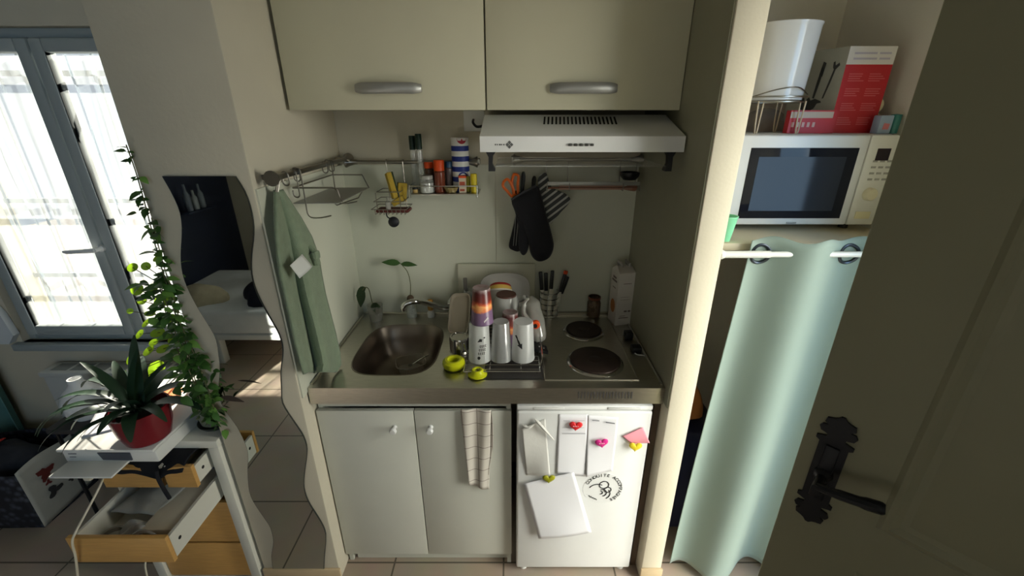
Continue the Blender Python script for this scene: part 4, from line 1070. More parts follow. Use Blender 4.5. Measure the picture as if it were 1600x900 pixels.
# purple and flame coloured cups
PUR = bpy.data.materials.new('flame_print'); PUR.use_nodes = True; n = PUR.node_tree; p = n.nodes['Principled BSDF']
t_ = n.nodes.new('ShaderNodeTexCoord'); sp_ = n.nodes.new('ShaderNodeSeparateXYZ'); no = n.nodes.new('ShaderNodeTexNoise'); no.inputs['Scale'].default_value = 38
ma = n.nodes.new('ShaderNodeMath'); ma.operation = 'MULTIPLY_ADD'; ma.inputs[1].default_value = .035
cr = n.nodes.new('ShaderNodeValToRGB'); mrr = n.nodes.new('ShaderNodeMapRange'); mrr.inputs['From Min'].default_value = .0175; mrr.inputs['From Max'].default_value = .1475
els = [(0, (112, 88, 120)), (.38, (120, 92, 122)), (.43, (216, 120, 70)), (.52, (240, 176, 110)), (.6, (196, 84, 46)), (.70, (110, 40, 32)), (.9, (86, 34, 34)), (.99, (150, 130, 130))]
for i, (pp, cc_) in enumerate(els):
    e = cr.color_ramp.elements[i] if i < 2 else cr.color_ramp.elements.new(pp)
    e.position = pp; e.color = (*lin(cc_), 1)
n.links.new(t_.outputs['Object'], sp_.inputs[0]); n.links.new(t_.outputs['Object'], no.inputs['Vector']); n.links.new(no.outputs['Fac'], ma.inputs[0]); n.links.new(sp_.outputs['Z'], ma.inputs[2])
n.links.new(ma.outputs[0], mrr.inputs['Value']); n.links.new(mrr.outputs[0], cr.inputs[0]); n.links.new(cr.outputs[0], p.inputs['Base Color']); p.inputs['Roughness'].default_value = .3
cd, ld = cup(0, 0, PUR, .0395, .0290, .130, 'purple and flame-printed cup balanced on top of the left frosted cup', cloc=(la[0] + .012, la[1] + .0, la[2] + H_ + .0005))
decal(cd, ld, .0395, .029, .13, [[(.010 + k * .004, .014 + k * .0035), (.013 + k * .004, .016 + k * .0035), (.0125 + k * .004, .023 + k * .0035), (.0095 + k * .004, .021 + k * .0035)] for k in range(4)], mat('print_white', (220, 216, 214), .5), 'white_print')
ce = at(797, 541, Z=RK)
cup(0, 0, PUR, .038, .0275, .130, 'purple and flame-printed cup standing behind the front row of cups', cloc=(ce.x, ce.y + .035, RK))
# lime rings
LIME = mat('lime_silicone', (186, 190, 20), .3)
c = at(709, 575, Z=CZ)
obj('lime_ring', MB().lathe([(.016, .004), (.026, .0), (.036, .004), (.041, .016), (.039, .027), (.030, .034), (.022, .034), (.018, .030), (.0165, .018), (.016, .004)], (c.x, c.y + .005, Zc), 40), LIME, label='larger lime green hollow ring on the drainer beside the sink', cat='ring')
c = at(746, 587, Z=CZ)
obj('lime_ring', MB().lathe([(.010, .002), (.028, 0), (.034, .003), (.034, .007), (.026, .011), (.021, .020), (.017, .024), (.012, .023), (.010, .016), (.010, .002)], (c.x, c.y + .003, Zc), 40), LIME, label='smaller flanged lime green ring near the worktop edge', cat='ring')
# steel pot upside down
c = at(717, 553, Z=CZ)
obj('steel_beaker', MB().lathe([(.040, 0), (.041, .003), (.039, .006), (.039, .058), (.036, .066), (.030, .067), (.028, .064), (0, .064)], (c.x + .003, c.y + .02, Zc), 40), mat('polished_steel', (176, 172, 164), .16, 1.0), label='upturned polished steel beaker beside the lime rings', cat='beaker')
# beige tray
q = MB(); L_ = [[(x, y, z) for x, y in rr(0, 0, a, b_, 5)] for a, b_, z in ((.034, .085, .0), (.040, .092, .012), (.044, .096, .012), (.044, .096, .009), (.036, .088, -.003))]
vs = [p for l in L_ for p in l]; fs = [tuple(range(40)), tuple(range(160, 200))] + [(a * 40 + k, a * 40 + (k + 1) % 40, a * 40 + 40 + (k + 1) % 40, a * 40 + 40 + k) for a in range(4) for k in range(40)]
c = at(728, 503, Z=CZ + .06)
q.add(vs, fs).xform(T(-.218, 1.60, RK + .058) @ RX(.62))
obj('food_tray', q, mat('warm_grey_plastic', (150, 140, 124), .45), label='warm grey oblong tray propped at the left of the dish rack', cat='tray')
# glass jar upside down + handle
c = at(732, 464, Y=1.70)
t = thing('glass_jar', 'clear glass jar with milky bottom in front of the chopping board', 'jar', (c.x, 1.705, c.z - .05))
obj('glass_body', MB().lathe([(0, 0), (.024, 0), (.026, .004), (.026, .062), (.020, .070), (.020, .082), (.0185, .082), (.0185, .07), (.0245, .060), (.024, .003), (0, .003)], (c.x, 1.705, c.z - .05), 28), JG, t)
obj('milky_content', MB().lathe([(0, .004), (.0235, .004), (.0235, .022), (0, .022)], (c.x, 1.705, c.z - .05), 20), mat('milky', (190, 186, 168), .6), t)
obj('jar_stand', MB().box(c.x - .03, c.x + .03, 1.68, 1.73, RK, c.z - .051, bev=.004), mat('grey_block', (112, 106, 98), .6), label='grey plastic box under the glass jar in the rack', cat='box')
c = at(727, 441, Y=1.725)
obj('peeler_handle', MB().box(c.x - .009, c.x + .009, 1.718, 1.728, c.z - .16, c.z + .022, bev=.004), mat('grey_rubber', (96, 92, 86), .6), label='grey utensil handle sticking up behind the glass jar', cat='utensil')
# oval serving dish leaning behind
c = at(789, 452, Y=1.69)
q = MB(); L_ = [[(x * s_, z_ * 1.0, y * s_) for x, y in rr(0, 0, .108, .078, 2.9, 48)] for s_, z_ in ((.62, .016), (.74, .014), (.9, .004), (.99, -.001), (1.0, .001), (.98, .003), (.9, .008), (.74, .019), (.62, .021))]
vs = [p for l in L_ for p in l]; fs = [tuple(range(48)), tuple(range(8 * 48, 9 * 48))] + [(a * 48 + k, a * 48 + (k + 1) % 48, a * 48 + 48 + (k + 1) % 48, a * 48 + 48 + k) for a in range(8) for k in range(48)]
q.add(vs, fs).xform(T(c.x, 1.685, c.z - .005) @ RX(-.16))
obj('serving_dish', q, mat('pale_grey_china', (186, 182, 176), .25), label='pale grey oval serving dish standing behind the pot', cat='dish')
# upturned round pot
c = at(791, 490, Y=1.56)
t = thing('round_pot', 'light grey round pot with a red-brown base, upturned in the rack', 'pot', (c.x, 1.575, RK))
zt = at(789, 459, Y=1.575).z - RK
r = .048
obj('pot_wall', MB().lathe([(r * .88, 0), (r * 1.0, zt * .25), (r * 1.12, zt * .55), (r * 1.10, zt * .78), (r * .92, zt * .94), (r * .86, zt * .965)], (c.x, 1.575, RK), 40), mat('grey_enamel', (176, 176, 172), .22), t)
obj('pot_base', MB().lathe([(r * .86, zt * .965), (r * .82, zt), (0, zt * .985)], (c.x, 1.575, RK), 40), mat('red_brown_base', (96, 58, 48), .45), t)
hp = at(815, 463, Y=1.575)
obj('pot_handle', MB().tube(smooth([(c.x + r, 1.575, RK + zt * .8), (c.x + r + .03, 1.57, RK + zt * .9), (hp.x + .01, 1.56, hp.z + .004), (hp.x + .03, 1.54, hp.z - .02)], 5), [.008] * 8 + [.007] * 8, 10), mat('grey_enamel', (176, 176, 172), .22), t)
# red and yellow paper bowl standing on the pot
c = at(782, 448, Y=1.62)
q = MB(); 
for k, (a0, a1, mi) in enumerate(((.0, .3, 0), (.3, .8, 1), (.8, 1.0, 2))):
    q.mi = mi
    def band(u, v, a0=a0, a1=a1):
        s_ = a0 + (a1 - a0) * v; th = PI * (.08 + .84 * u); r1 = .040 - .014 * (1 - s_) 
        return (c.x + .043 * (1.0 + .16 * s_) * math.cos(th), 1.625 - .028 * s_ * math.sin(th) - .02 * math.sin(th), c.z + .022 * math.sin(th) * 1.2 - .022 * s_)
    q.sheet(band, 20, 3)
obj('paper_tub', q, [mat('tub_red', (150, 40, 34), .5), mat('tub_yellow', (206, 172, 84), .5), mat('tub_white', (206, 198, 188), .5)], label='curved red and yellow printed card band behind the flame cup', cat='card', solid=.0015)
# white squeeze bottle with an orange dial
t = thing('plastic_bottle', 'crumpled white plastic bottle with an orange and black cap, right of the cups', 'bottle', tuple(at(835, 515, Y=1.45)))
WB = thin('white_translucent_plastic', (216, 214, 206), .22, .4, .14, .12)
P = [at(x, y, Y=yy) for x, y, yy in ((829, 463, 1.55), (832, 472, 1.54), (834, 484, 1.52), (837, 500, 1.50), (841, 520, 1.47), (843, 534, 1.455))]
obj('bottle_body', MB().tube(smooth(P, 4), [.006, .010, .016, .021, .026, .029, .031, .030, .029, .030, .031, .033, .034, .034, .033, .032, .031, .030, .027, .022, .012], 16), WB, t)
obj('folded_neck', MB().tube(smooth([at(826, 466, Y=1.50), at(820, 474, Y=1.49), at(818, 488, Y=1.485), at(826, 500, Y=1.47), at(832, 508, Y=1.455)], 5), [.005] * 6 + [.009] * 9 + [.007] * 6, 10), WB, t)
c = at(837, 507, Y=1.43)
q = MB().lathe([(0, -.008), (.013, -.008), (.0165, -.005), (.0165, .006), (0, .006)], tuple(c), 28, 'y')
oc = obj('orange_cap', q, OR, t)
obj('black_centre', MB().lathe([(0, -.013), (.007, -.013), (.0085, -.008), (0, -.0075)], (c.x - .002, c.y, c.z - .002), 20, 'y').box(c.x - .022, c.x - .002, c.y - .012, c.y - .006, c.z - .008, c.z + .004, bev=.002), BLACK, oc)
# black grater with white marks
c0_ = at(842, 548, Z=RK)
q = MB().prism([(0, 0), (.055, -.03), (.055, .012), (.02, .045), (0, .04)], 0, .012, 'xy'); q.xform(T(c0_.x - .025, c0_.y - .005, RK + .001) @ RZ(.1))
g_ = obj('black_scraper', q, BLACK, label='black plastic scraper lying right of the front cups', cat='scraper')
q = MB()
for k in range(3): q.box(c0_.x + .0 + k * .008, c0_.x + .004 + k * .008, c0_.y + .005 - k * .006, c0_.y + .012 - k * .006, RK + .0131, RK + .0139)
obj('white_marks', q, mat('stripe_white', (180, 180, 178), .9), g_)

# cutlery holder
c = at(857, 499, Z=CZ); kx, ky, kr = c.x + .004, c.y + .045, .042
ck = thing('cutlery_holder', 'round wire cutlery holder full of black-handled knives', 'cutlery holder', (kx, ky, Zc))
q = MB()
for k in range(5):
    z = Zc + .012 + k * .026
    q.tube([(kx + kr * math.cos(2 * PI * j / 24), ky + kr * math.sin(2 * PI * j / 24), z) for j in range(24)], .0030, 6, closed=True)
for j in range(6):
    a = 2 * PI * j / 6 + .3
    q.tube([(kx + kr * math.cos(a), ky + kr * math.sin(a), Zc + .0026), (kx + kr * math.cos(a), ky + kr * math.sin(a), Zc + .118)], .002, 6)
q.lathe([(0, .0), (kr, .0), (kr, .003), (0, .003)], (kx, ky, Zc), 24)
obj('wire_cage', q, CHROME, ck)
kn = [(-.022, .0, .205, -.10, 'leftmost black-handled knife in the cutlery holder', BLACK), (-.008, .012, .195, -.05, 'black-handled knife second from the left in the cutlery holder', BLACK), (.0, -.015, .215, .04, 'black knife with a pale blade edge in the middle of the cutlery holder', BLACK),
      (.022, -.006, .200, .22, 'black knife with an orange butt leaning right in the cutlery holder', BLACK), (.026, .014, .185, .30, 'rightmost black-handled knife in the cutlery holder', BLACK)]
for k, (dx, dy, hgt, tilt, lab, m) in enumerate(kn):
    t = thing('kitchen_knife', lab, 'knife', (kx + dx, ky + dy, Zc + .005), 'knives in the cutlery holder')
    R_ = T(kx + dx, ky + dy, Zc + .005) @ RY(tilt)
    obj('blade', MB().box(-.007, .007, -.0008, .0008, 0, hgt - .085).xform(R_), STEEL, t)
    obj('handle', MB().box(-.008, .008, -.005, .005, hgt - .086, hgt, bev=.003).xform(R_), BLACK, t)
    if k == 3: obj('orange_butt', MB().box(-.009, .009, -.0055, .0055, hgt, hgt + .016, bev=.003).xform(R_), OR, t)

# jar of coffee, carton, adaptors on the right
c = at(928, 497, Z=CZ); jx, jy = c.x, c.y + .022
t = thing('brown_jar', 'small brown glass jar behind the rear hotplate', 'jar', (jx, jy, Zc))
zt = at(928, 463, Y=jy).z - Zc
obj('glass_body', MB().lathe([(0, 0), (.028, 0), (.030, .004), (.030, zt - .03), (.026, zt - .02), (.026, zt), (.024, zt), (.024, zt - .02), (.027, zt - .03), (.027, .004), (0, .004)], (jx, jy, Zc), 28), thin('amber_glass', (120, 88, 60), .5, .3, .1, .04), t)
obj('contents', MB().lathe([(0, .005), (.0262, .005), (.0262, zt * .55), (0, zt * .55)], (jx, jy, Zc), 24), mat('coffee', (48, 34, 26), .8), t)
obj('rim', MB().lathe([(.0265, zt - .012), (.0285, zt - .010), (.0285, zt - .001), (.0265, zt)], (jx, jy, Zc), 28), mat('brown_rim', (120, 70, 50), .4), t)
A, B_, C_ = at(960, 509, Z=Zc), at(946.5, 497, Z=Zc), at(984.5, 507, Z=Zc)
eU = (C_ - A); wU = eU.length; eU.normalize(); eV = Vector((-eU.y, eU.x, 0)); wV = max(.06, (B_ - A).length)
zt = at(960, 428, Y=A.y).z - Zc
t = thing('food_carton', 'tall white food carton with a clipped top in the worktop corner', 'carton', tuple(A + eU * wU / 2 + eV * wV / 2))
def inA(a, b_, z): p = A + eU * a + eV * b_; return (p.x, p.y, Zc + z)
CART = mat('carton_white', (206, 200, 192), .5, var=.02)
q = MB().add([inA(0, 0, 0), inA(wU, 0, 0), inA(wU, wV, 0), inA(0, wV, 0), inA(0, 0, zt), inA(wU, 0, zt), inA(wU, wV, zt), inA(0, wV, zt)], [(0, 1, 2, 3), (4, 5, 6, 7), (0, 1, 5, 4), (1, 2, 6, 5), (2, 3, 7, 6), (3, 0, 4, 7)])
obj('carton_body', q, CART, t)
q = MB().add([inA(0, 0, zt), inA(wU, 0, zt), inA(wU, wV, zt), inA(0, wV, zt), inA(wU * .05, wV * .42, zt + .024), inA(wU * .95, wV * .42, zt + .020), inA(wU * .95, wV * .58, zt + .020), inA(wU * .05, wV * .58, zt + .024)], [(4, 5, 6, 7), (0, 1, 5, 4), (1, 2, 6, 5), (2, 3, 7, 6), (3, 0, 4, 7)])
obj('folded_top', q, CART, t)
q = MB()
for a in (.25, .72): q.tube([inA(wU * a, wV * .3, zt + .022 + .01 * k) for k in (0, 1)] + [inA(wU * a - .004, wV * .7, zt + .038), inA(wU * a, wV * .7, zt + .022)], .006, 8)
obj('bag_clip', q, mat('clip_grey', (150, 146, 140), .4), t)
def quad_on(f, pts): return [f(*p) for p in pts]
q = MB(); off = -.0006
fl = lambda b_, z: (lambda p: (p.x, p.y, Zc + z))(A + eU * off + eV * b_)
q.add([fl(wV * (.48 + .30 * math.cos(2 * PI * k / 20)), zt * (.34 + .13 * math.sin(2 * PI * k / 20))) for k in range(20)], [tuple(range(20))])
obj('picture', q, mat('caramel_print', (170, 108, 62), .6), t, label='brown round food picture')
fr_ = lambda a, z: (lambda p: (p.x, p.y, Zc + z))(A + eU * a + eV * off)
for z0, z1, a0, a1 in ((.26, .29, .5, .68), (.26, .29, .74, .9), (.14, .155, .2, .8), (.18, .19, .25, .6), (.8, .81, .3, .8), (.5, .505, .2, .8), (.55, .555, .2, .75)):
    obj('print', MB().add([fr_(wU * a0, zt * z0), fr_(wU * a1, zt * z0), fr_(wU * a1, zt * z1), fr_(wU * a0, zt * z1)], [(0, 1, 2, 3)]), mat('carton_ink', (110, 96, 90), .6), t)
for z0, z1, b0, b1 in ((.86, .9, .3, .75), (.80, .84, .2, .85), (.68, .70, .3, .7)):
    obj('print', MB().add([fl(wV * b0, zt * z0), fl(wV * b1, zt * z0), fl(wV * b1, zt * z1), fl(wV * b0, zt * z1)], [(0, 1, 2, 3)]), mat('carton_ink', (110, 96, 90), .6), t)
c = at(982, 524, Z=CZ + .015)
obj('power_adaptor', MB().box(c.x - .016, c.x + .016, c.y - .015, c.y + .02, Zc, Zc + .030, bev=.003), BLACK, label='black power adaptor nearer the carton', cat='adaptor')
c = at(994, 546, Z=CZ + .012)
t = obj('power_adaptor', MB().box(c.x - .018, c.x + .018, c.y - .016, c.y + .018, Zc, Zc + .026, bev=.003), BLACK, label='black power adaptor with a white lead beside the front hotplate', cat='adaptor')
obj('white_lead', MB().tube(smooth([(c.x - .01, c.y - .018, Zc + .006), (c.x + .0, c.y - .026, Zc + .003), (c.x + .02, c.y - .03, Zc + .003), (c.x + .026, c.y - .034, Zc + .003)], 4), .0024, 6), WPLAST, t)
# ------------------------------------------------------------------ wavy mirror on the pier
MY = PY - .0008
lp = [(255, 275), (271, 303), (283, 332), (286, 361), (284, 402), (289, 435), (306, 472), (326, 505), (339, 529), (343, 555), (345, 575), (343, 612), (351, 637), (372, 666), (388, 703), (388, 735), (392, 772), (409, 801), (423, 822), (428, 845), (425, 867), (428, 893)]
rp = [(369, 275), (384, 299), (394, 328), (398, 361), (394, 402), (395, 431), (404, 460), (421, 492), (437, 521), (443, 546), (440, 579), (441, 607), (443, 630), (460, 657), (475, 680), (481, 703), (477, 737), (476, 760), (483, 783), (500, 810), (510, 833), (508, 867), (507, 887), (508, 893)]
lw_ = smooth([at(x, y, Y=MY) for x, y in lp], 3); rw_ = smooth([at(x, y, Y=MY) for x, y in rp], 3)
zb_ = .028
def resample(P, n, z0, z1):
    o_ = []
    for k in range(n + 1):
        z = z0 + (z1 - z0) * k / n
        for a, b_ in zip(P, P[1:]):
            if (a.z - z) * (b_.z - z) <= 0 and abs(a.z - b_.z) > 1e-9:
                g_ = (a.z - z) / (a.z - b_.z); o_.append((a.x + (b_.x - a.x) * g_, z)); break
        else: o_.append((P[0].x if z > P[0].z else P[-1].x, z))
    return o_
zt_ = (lw_[0].z + rw_[0].z) / 2
LP, RP = resample(lw_, 80, zt_, zb_), resample(rw_, 80, zt_, zb_)
mirr = thing('wavy_mirror', 'tall wavy-edged frameless mirror on the pier beside the kitchenette', 'mirror', ((LP[0][0] + RP[0][0]) / 2, MY, zb_))
q = MB()
for y in (MY, MY - .005):
    q.add([(a[0], y, a[1]) for a in LP] + [(a[0], y, a[1]) for a in RP], [])
n_ = 81; fs = []
for k in range(80):
    fs += [(k, k + 1, n_ + k + 1, n_ + k), (2 * n_ + k, 2 * n_ + k + 1, 3 * n_ + k + 1, 3 * n_ + k), (k, k + 1, 2 * n_ + k + 1, 2 * n_ + k), (n_ + k, n_ + k + 1, 3 * n_ + k + 1, 3 * n_ + k)]
fs += [(0, n_, 3 * n_, 2 * n_), (80, n_ + 80, 3 * n_ + 80, 2 * n_ + 80)]
q.f = fs; q.m = [0] * len(fs)
obj('backing_edge', q, mat('dark_glass_edge', (46, 50, 46), .3), mirr, angle=20)
q = MB().add([(a[0] + .0012, MY - .0054, a[1]) for a in LP] + [(a[0] - .0012, MY - .0054, a[1]) for a in RP], [(k, k + 1, n_ + k + 1, n_ + k) for k in range(80)])
obj('mirror_glass', q, mat('silvered_glass', (214, 220, 216), .015, 1.0), mirr)

# ------------------------------------------------------------------ drawer unit
DXa, DXb, DYf, DYb, DH = -1.405, -1.000, 1.135, 1.53, .720
dr_ = thing('drawer_unit', 'small white drawer unit with beech fronts, two drawers pulled out', 'drawer unit', ((DXa + DXb) / 2, 1.33, 0))
DW = mat('white_lacquer', (206, 204, 192), .45)
b = MB().box(DXa, DXa + .036, DYf, DYb, 0, DH - .03, bev=.002).box(DXb - .036, DXb, DYf, DYb, 0, DH - .03, bev=.002)
b.box(DXa, DXb, DYf, DYb, DH - .03, DH, bev=.002).box(DXa + .036, DXb - .036, DYf + .01, DYb, .0, .026).box(DXa + .036, DXb - .036, DYb - .008, DYb, .026, DH - .03)
obj('frame', b, DW, dr_)
ia, ib = DXa + .039, DXb - .039
for z0, z1 in ((.030, .212), (.222, .425)):
    obj('drawer', MB().box(ia, ib, DYf + .012, DYf + .028, z0, z1, bev=.002).box(ia + .005, ib - .005, DYf + .028, DYb - .02, z0 + .004, z0 + .014), BEECH, dr_, label='closed beech drawer front')
def open_drawer(x0, x1, y0, depth, z0, z1, label, outline=None):
    fr0 = MB().prism(outline, y0, y0 + .014) if outline else MB().box(x0, x1, y0, y0 + .014, z0, z1, bev=.0015)
    d = obj('drawer', fr0, BEECH, dr_, label=label)
    q = MB().box(x0 + .002, x0 + .012, y0 + .0145, y0 + depth, z0 + .006, z1 - .012).box(x1 - .012, x1 - .002, y0 + .0145, y0 + depth, z0 + .006, z1 - .012)
    q.box(x0 + .012, x1 - .012, y0 + .0145, y0 + depth, z0 + .006, z0 + .012).box(x0 + .012, x1 - .012, y0 + depth - .008, y0 + depth, z0 + .012, z1 - .012)
    obj('drawer_box', q, DW, d)
    q = MB().lathe([(0, 0), (.006, 0), (.006, .001), (0, .001)], (x1 - .0021, y0 + .045, (z0 + z1) / 2), 12, 'x')
    obj('screw_hole', q, BLACKM, d)
    return d
# the long pulled-out drawer
P0, P1 = at(112, 842, Y=.905), at(271, 842, Y=.905)
open_drawer(-1.352, -1.050, .905, .36, .450, .555, 'beech drawer pulled far out and full of odds and ends')
# two small drawers under the top
zt1, zt0 = .680, .592
xm = -1.150
yt = 1.062
open_drawer(-1.352, xm - .004, yt, .30, zt0, zt1, 'small beech drawer with a scooped corner, left of the two', [(-1.352, zt0), (xm - .010, zt0), (xm - .006, zt0 + .03), (xm - .035, zt0 + .055), (xm - .07, zt1 - .012), (xm - .12, zt1), (-1.352, zt1)])
open_drawer(xm, -1.046, yt, .30, zt0, zt1, 'small beech drawer with a scooped corner, right of the two', [(xm + .006, zt0), (-1.046, zt0), (-1.046, zt1), (xm + .05, zt1), (xm + .025, zt1 - .012), (xm + .008, zt0 + .06)])
# black cloth spilling over the small drawers
def cloth(u, v):
    x = -1.345 + .275 * u; y = 1.052 + .13 * v
    dip = .030 * math.exp(-((u - .70) / .10) ** 2)
    z = .688 + .010 * math.sin(7 * u + 1) * math.sin(4 * v + .5) - (.026 + .8 * dip) * (1 - v) ** 3 + .004 * math.sin(19 * u)
    return (x, y, z)
obj('black_cloth', MB().sheet(cloth, 30, 12), mat('black_fabric', (20, 21, 26), .95, bump=.5, bscale=90), label='black cloth bunched over the two small open drawers', cat='cloth', solid=.003)
obj('black_strap', MB().tube(smooth([(xm - .003, 1.054, .672), (xm - .003, 1.050, .645), (xm + .004, 1.047, .600), (xm + .012, 1.046, .560)], 5), .006, 8), mat('black_fabric', (20, 21, 26), .95), label='black strap hanging between the two small drawers', cat='strap')
# in the long drawer: foil pouch, cardboard tray, clear bag, dark clutter
zf = .4625
q = MB().sheet(lambda u, v: (-1.322 + .15 * u + .05 * v, 1.02 + .20 * v - .01 * u, zf + .066 + .020 * math.sin(PI * u) * math.sin(PI * v) + .003 * math.sin(11 * u + 5 * v)), 16, 16)
fp = obj('foil_pouch', q, mat('dull_foil', (150, 150, 144), .5, .15, bump=.6, bscale=60), label='dull grey pouch with a round emblem lying in the open drawer', cat='pouch', solid=.004)
q = MB()
for r_ in (.030, .022, .010):
    q.tube([(-1.225 + r_ * math.cos(2 * PI * k / 24), 1.13 + r_ * .9 * math.sin(2 * PI * k / 24), zf + .0895) for k in range(24)], .0022, 5, closed=True)
obj('round_emblem', q, mat('dark_emblem', (70, 70, 70), .6), fp)
q = MB().box(-1.175, -1.066, .955, 1.21, zf, zf + .066, bev=.004)
obj('cardboard_box', q, mat('grey_card', (196, 188, 170), .8, var=.06), label='grey cardboard box in the right of the open drawer', cat='box')
CLB = thin('clear_bag_film', (210, 212, 210), .42, .3, .22, .12)
q = MB().sheet(lambda u, v: (-1.275 + .15 * u, .930 + .060 * v + .02 * u, zf + .030 + .030 * math.sin(PI * u * .9) + .012 * math.sin(9 * u + 6 * v) + .006 * math.sin(17 * v)), 18, 12)
obj('clear_bag', q, CLB, label='crinkled clear plastic bag at the front of the open drawer', cat='bag', solid=.0015)
obj('tape_roll', MB().lathe([(.030, 0), (.036, 0), (.036, .016), (.030, .016), (.030, 0)], (-1.300, .975, zf + .001), 28), thin('tape_film', (190, 188, 180), .3, .3, .1), label='roll of clear tape standing in the open drawer', cat='tape')
rnd = random.Random(5)
for k in range(5):
    x, y = -1.20 + .02 * k, 1.225 + .012 * math.sin(k * 2)
    obj('pen', MB().tube([(x, y, zf + .0705 + .003 * k), (x + .05, y - .06 + .01 * k, zf + .0735 + .003 * k)], .0035, 8), [BLACK, mat('blue_ink_pen', (40, 50, 90), .4), BLACK, mat('grey_pen', (120, 120, 122), .4), BLACK][k],
        label=['black pen lying across the back of the open drawer', 'blue pen among the clutter at the back of the open drawer', 'second black pen among the clutter in the open drawer', 'grey pen among the clutter in the open drawer', 'black pen on top of the other pens in the open drawer'][k], cat='pen', group='pens in the open drawer')

# ------------------------------------------------------------------ printer with papers behind the plants
pr = thing('printer', 'white inkjet printer at the left end of the drawer unit', 'printer', (-1.26, 1.2, DH))
PZ0, PZ1 = DH + .001, DH + .060
PXa, PXb, PYf, PYb = -1.412, -1.116, 1.030, 1.36
PRW = mat('printer_white', (214, 214, 208), .4)
obj('body', MB().box(PXa, PXb, PYf + .01, PYb, PZ0, PZ1 - .012, bev=.006), PRW, pr)
obj('scanner_lid', MB().box(PXa - .004, PXb + .002, PYf, PYb, PZ1 - .011, PZ1, bev=.004), PRW, pr)
obj('output_tray', MB().box(PXa + .01, PXa + .20, PYf - .055, PYf + .012, PZ0 + .000, PZ0 + .007, bev=.002), PRW, pr)
obj('control_panel', MB().prism([(PXa + .125, PZ0 + .014), (PXa + .215, PZ0 + .012), (PXa + .215, PZ0 + .040), (PXa + .115, PZ0 + .042)], PYf + .006, PYf + .0105), mat('panel_grey', (70, 74, 84), .3), pr, label='dark control panel')
obj('front_marks', MB().box(PXa + .02, PXa + .045, PYf + .0085, PYf + .0105, PZ0 + .034, PZ0 + .037).box(PXa + .02, PXa + .04, PYf + .0085, PYf + .0105, PZ0 + .022, PZ0 + .024), mat('mark_grey', (120, 120, 122), .6), pr)
PT = PZ1 + .0006
def page(x, y, z, w_, h_, rot, m, label, cat='paper', bend=.01, name='paper_sheet'):
    q = MB().sheet(lambda u, v: ((u - .5) * w_, (v - .5) * h_, bend * (u * u + v * v * .3)), 8, 8).xform(T(x, y, z) @ RZ(rot))
    return obj(name, q, m, label=label, cat=cat, solid=.0006, offset=1)
page(-1.36, 1.18, PT, .13, .16, .5, PAPER, 'white paper on the printer lid left of the red pot', bend=.0)
page(-1.31, 1.27, PT + .0012, .16, .18, -.35, mat('orange_print_paper', (206, 130, 70), .6), 'orange-printed leaflet behind the strap leaves on the printer', 'leaflet', bend=.012, name='leaflet')
page(-1.33, 1.33, PT + .022, .15, .12, .1, PAPER, 'white paper bent up on the printer behind the leaflet', bend=.03)
c = at(138, 640, Y=1.52)
t = thing('white_jug', 'white rounded jug behind the strap-leaved plant near the radiator', 'jug', (c.x, 1.52, .525))
js = MB().lathe([(0, 0), (.050, 0), (.072, .035), (.078, .075), (.066, .115), (.040, .145), (.026, .165), (.024, .185), (.020, .185), (.022, .165), (0, .15)], (c.x, 1.52, .525), 32)
obj('jug_body', js, WHITE, t)
obj('spout', MB().tube(smooth([(c.x + .05, 1.52, .635), (c.x + .10, 1.51, .660), (c.x + .14, 1.50, .668)], 5), [.020] * 4 + [.013] * 4 + [.010, .009, .009], 12), WHITE, t)
# little stand that carries the jug
st_ = thing('side_stand', 'small black-legged stand behind the drawer unit carrying the jug', 'stand', (-1.56, 1.52, 0))
sx0_, sx1_ = c.x - .10, -1.42
obj('stand_top', MB().box(sx0_, sx1_, 1.42, 1.64, .500, .524, bev=.003), mat('dark_stand_top', (64, 62, 60), .6), st_)
for x in (sx0_ + .02, sx1_ - .02):
    for y in (1.44, 1.62): obj('leg', MB().tube([(x, y, 0), (x, y, .501)], .008, 8), BLACK, st_)

# ------------------------------------------------------------------ plants
def pot(prof, c, m, t, name='pot'): return obj(name, MB().lathe(prof, c, 36), m, t)
# red pot with dark strap leaves, on the printer
c = (-1.166, 1.088, PT)
rp_ = thing('strap_leaf_plant', 'dark strap-leaved plant in a shiny red pot on the printer', 'plant', c)
pot([(0, 0), (.050, 0), (.060, .008), (.072, .05), (.078, .105), (.080, .118), (.075, .118), (.072, .10), (0, .095)], c, mat('red_glaze', (112, 26, 34), .22), rp_)
pot([(0, .096), (.070, .098), (0, .104)], c, SOIL, rp_, 'soil')
rnd = random.Random(11)
q = MB(); s2 = MB()
def strap(base, az, el, L_, wd, bend, n=12):
    P = []; p = Vector(base); e = el
    for i in range(n + 1):
        P.append(p.copy()); p = p + Vector((math.cos(az) * math.cos(e), math.sin(az) * math.cos(e), math.sin(e))) * (L_ / n); e -= bend / n
    side = Vector((-math.sin(az), math.cos(az), 0)); vs = []
    for i, pt in enumerate(P):
        w_ = wd / 2 * (math.sin(PI * min(.999, (i / n) * .86 + .12))) ** .7
        vs += [pt - side * w_ + Vector((0, 0, w_ * .25)), pt, pt + side * w_ + Vector((0, 0, w_ * .25))]
    q.add(vs, [f for i in range(n) for f in ((i * 3, i * 3 + 1, i * 3 + 4, i * 3 + 3), (i * 3 + 1, i * 3 + 2, i * 3 + 5, i * 3 + 4))])
bc = (c[0], c[1], c[2] + .10)
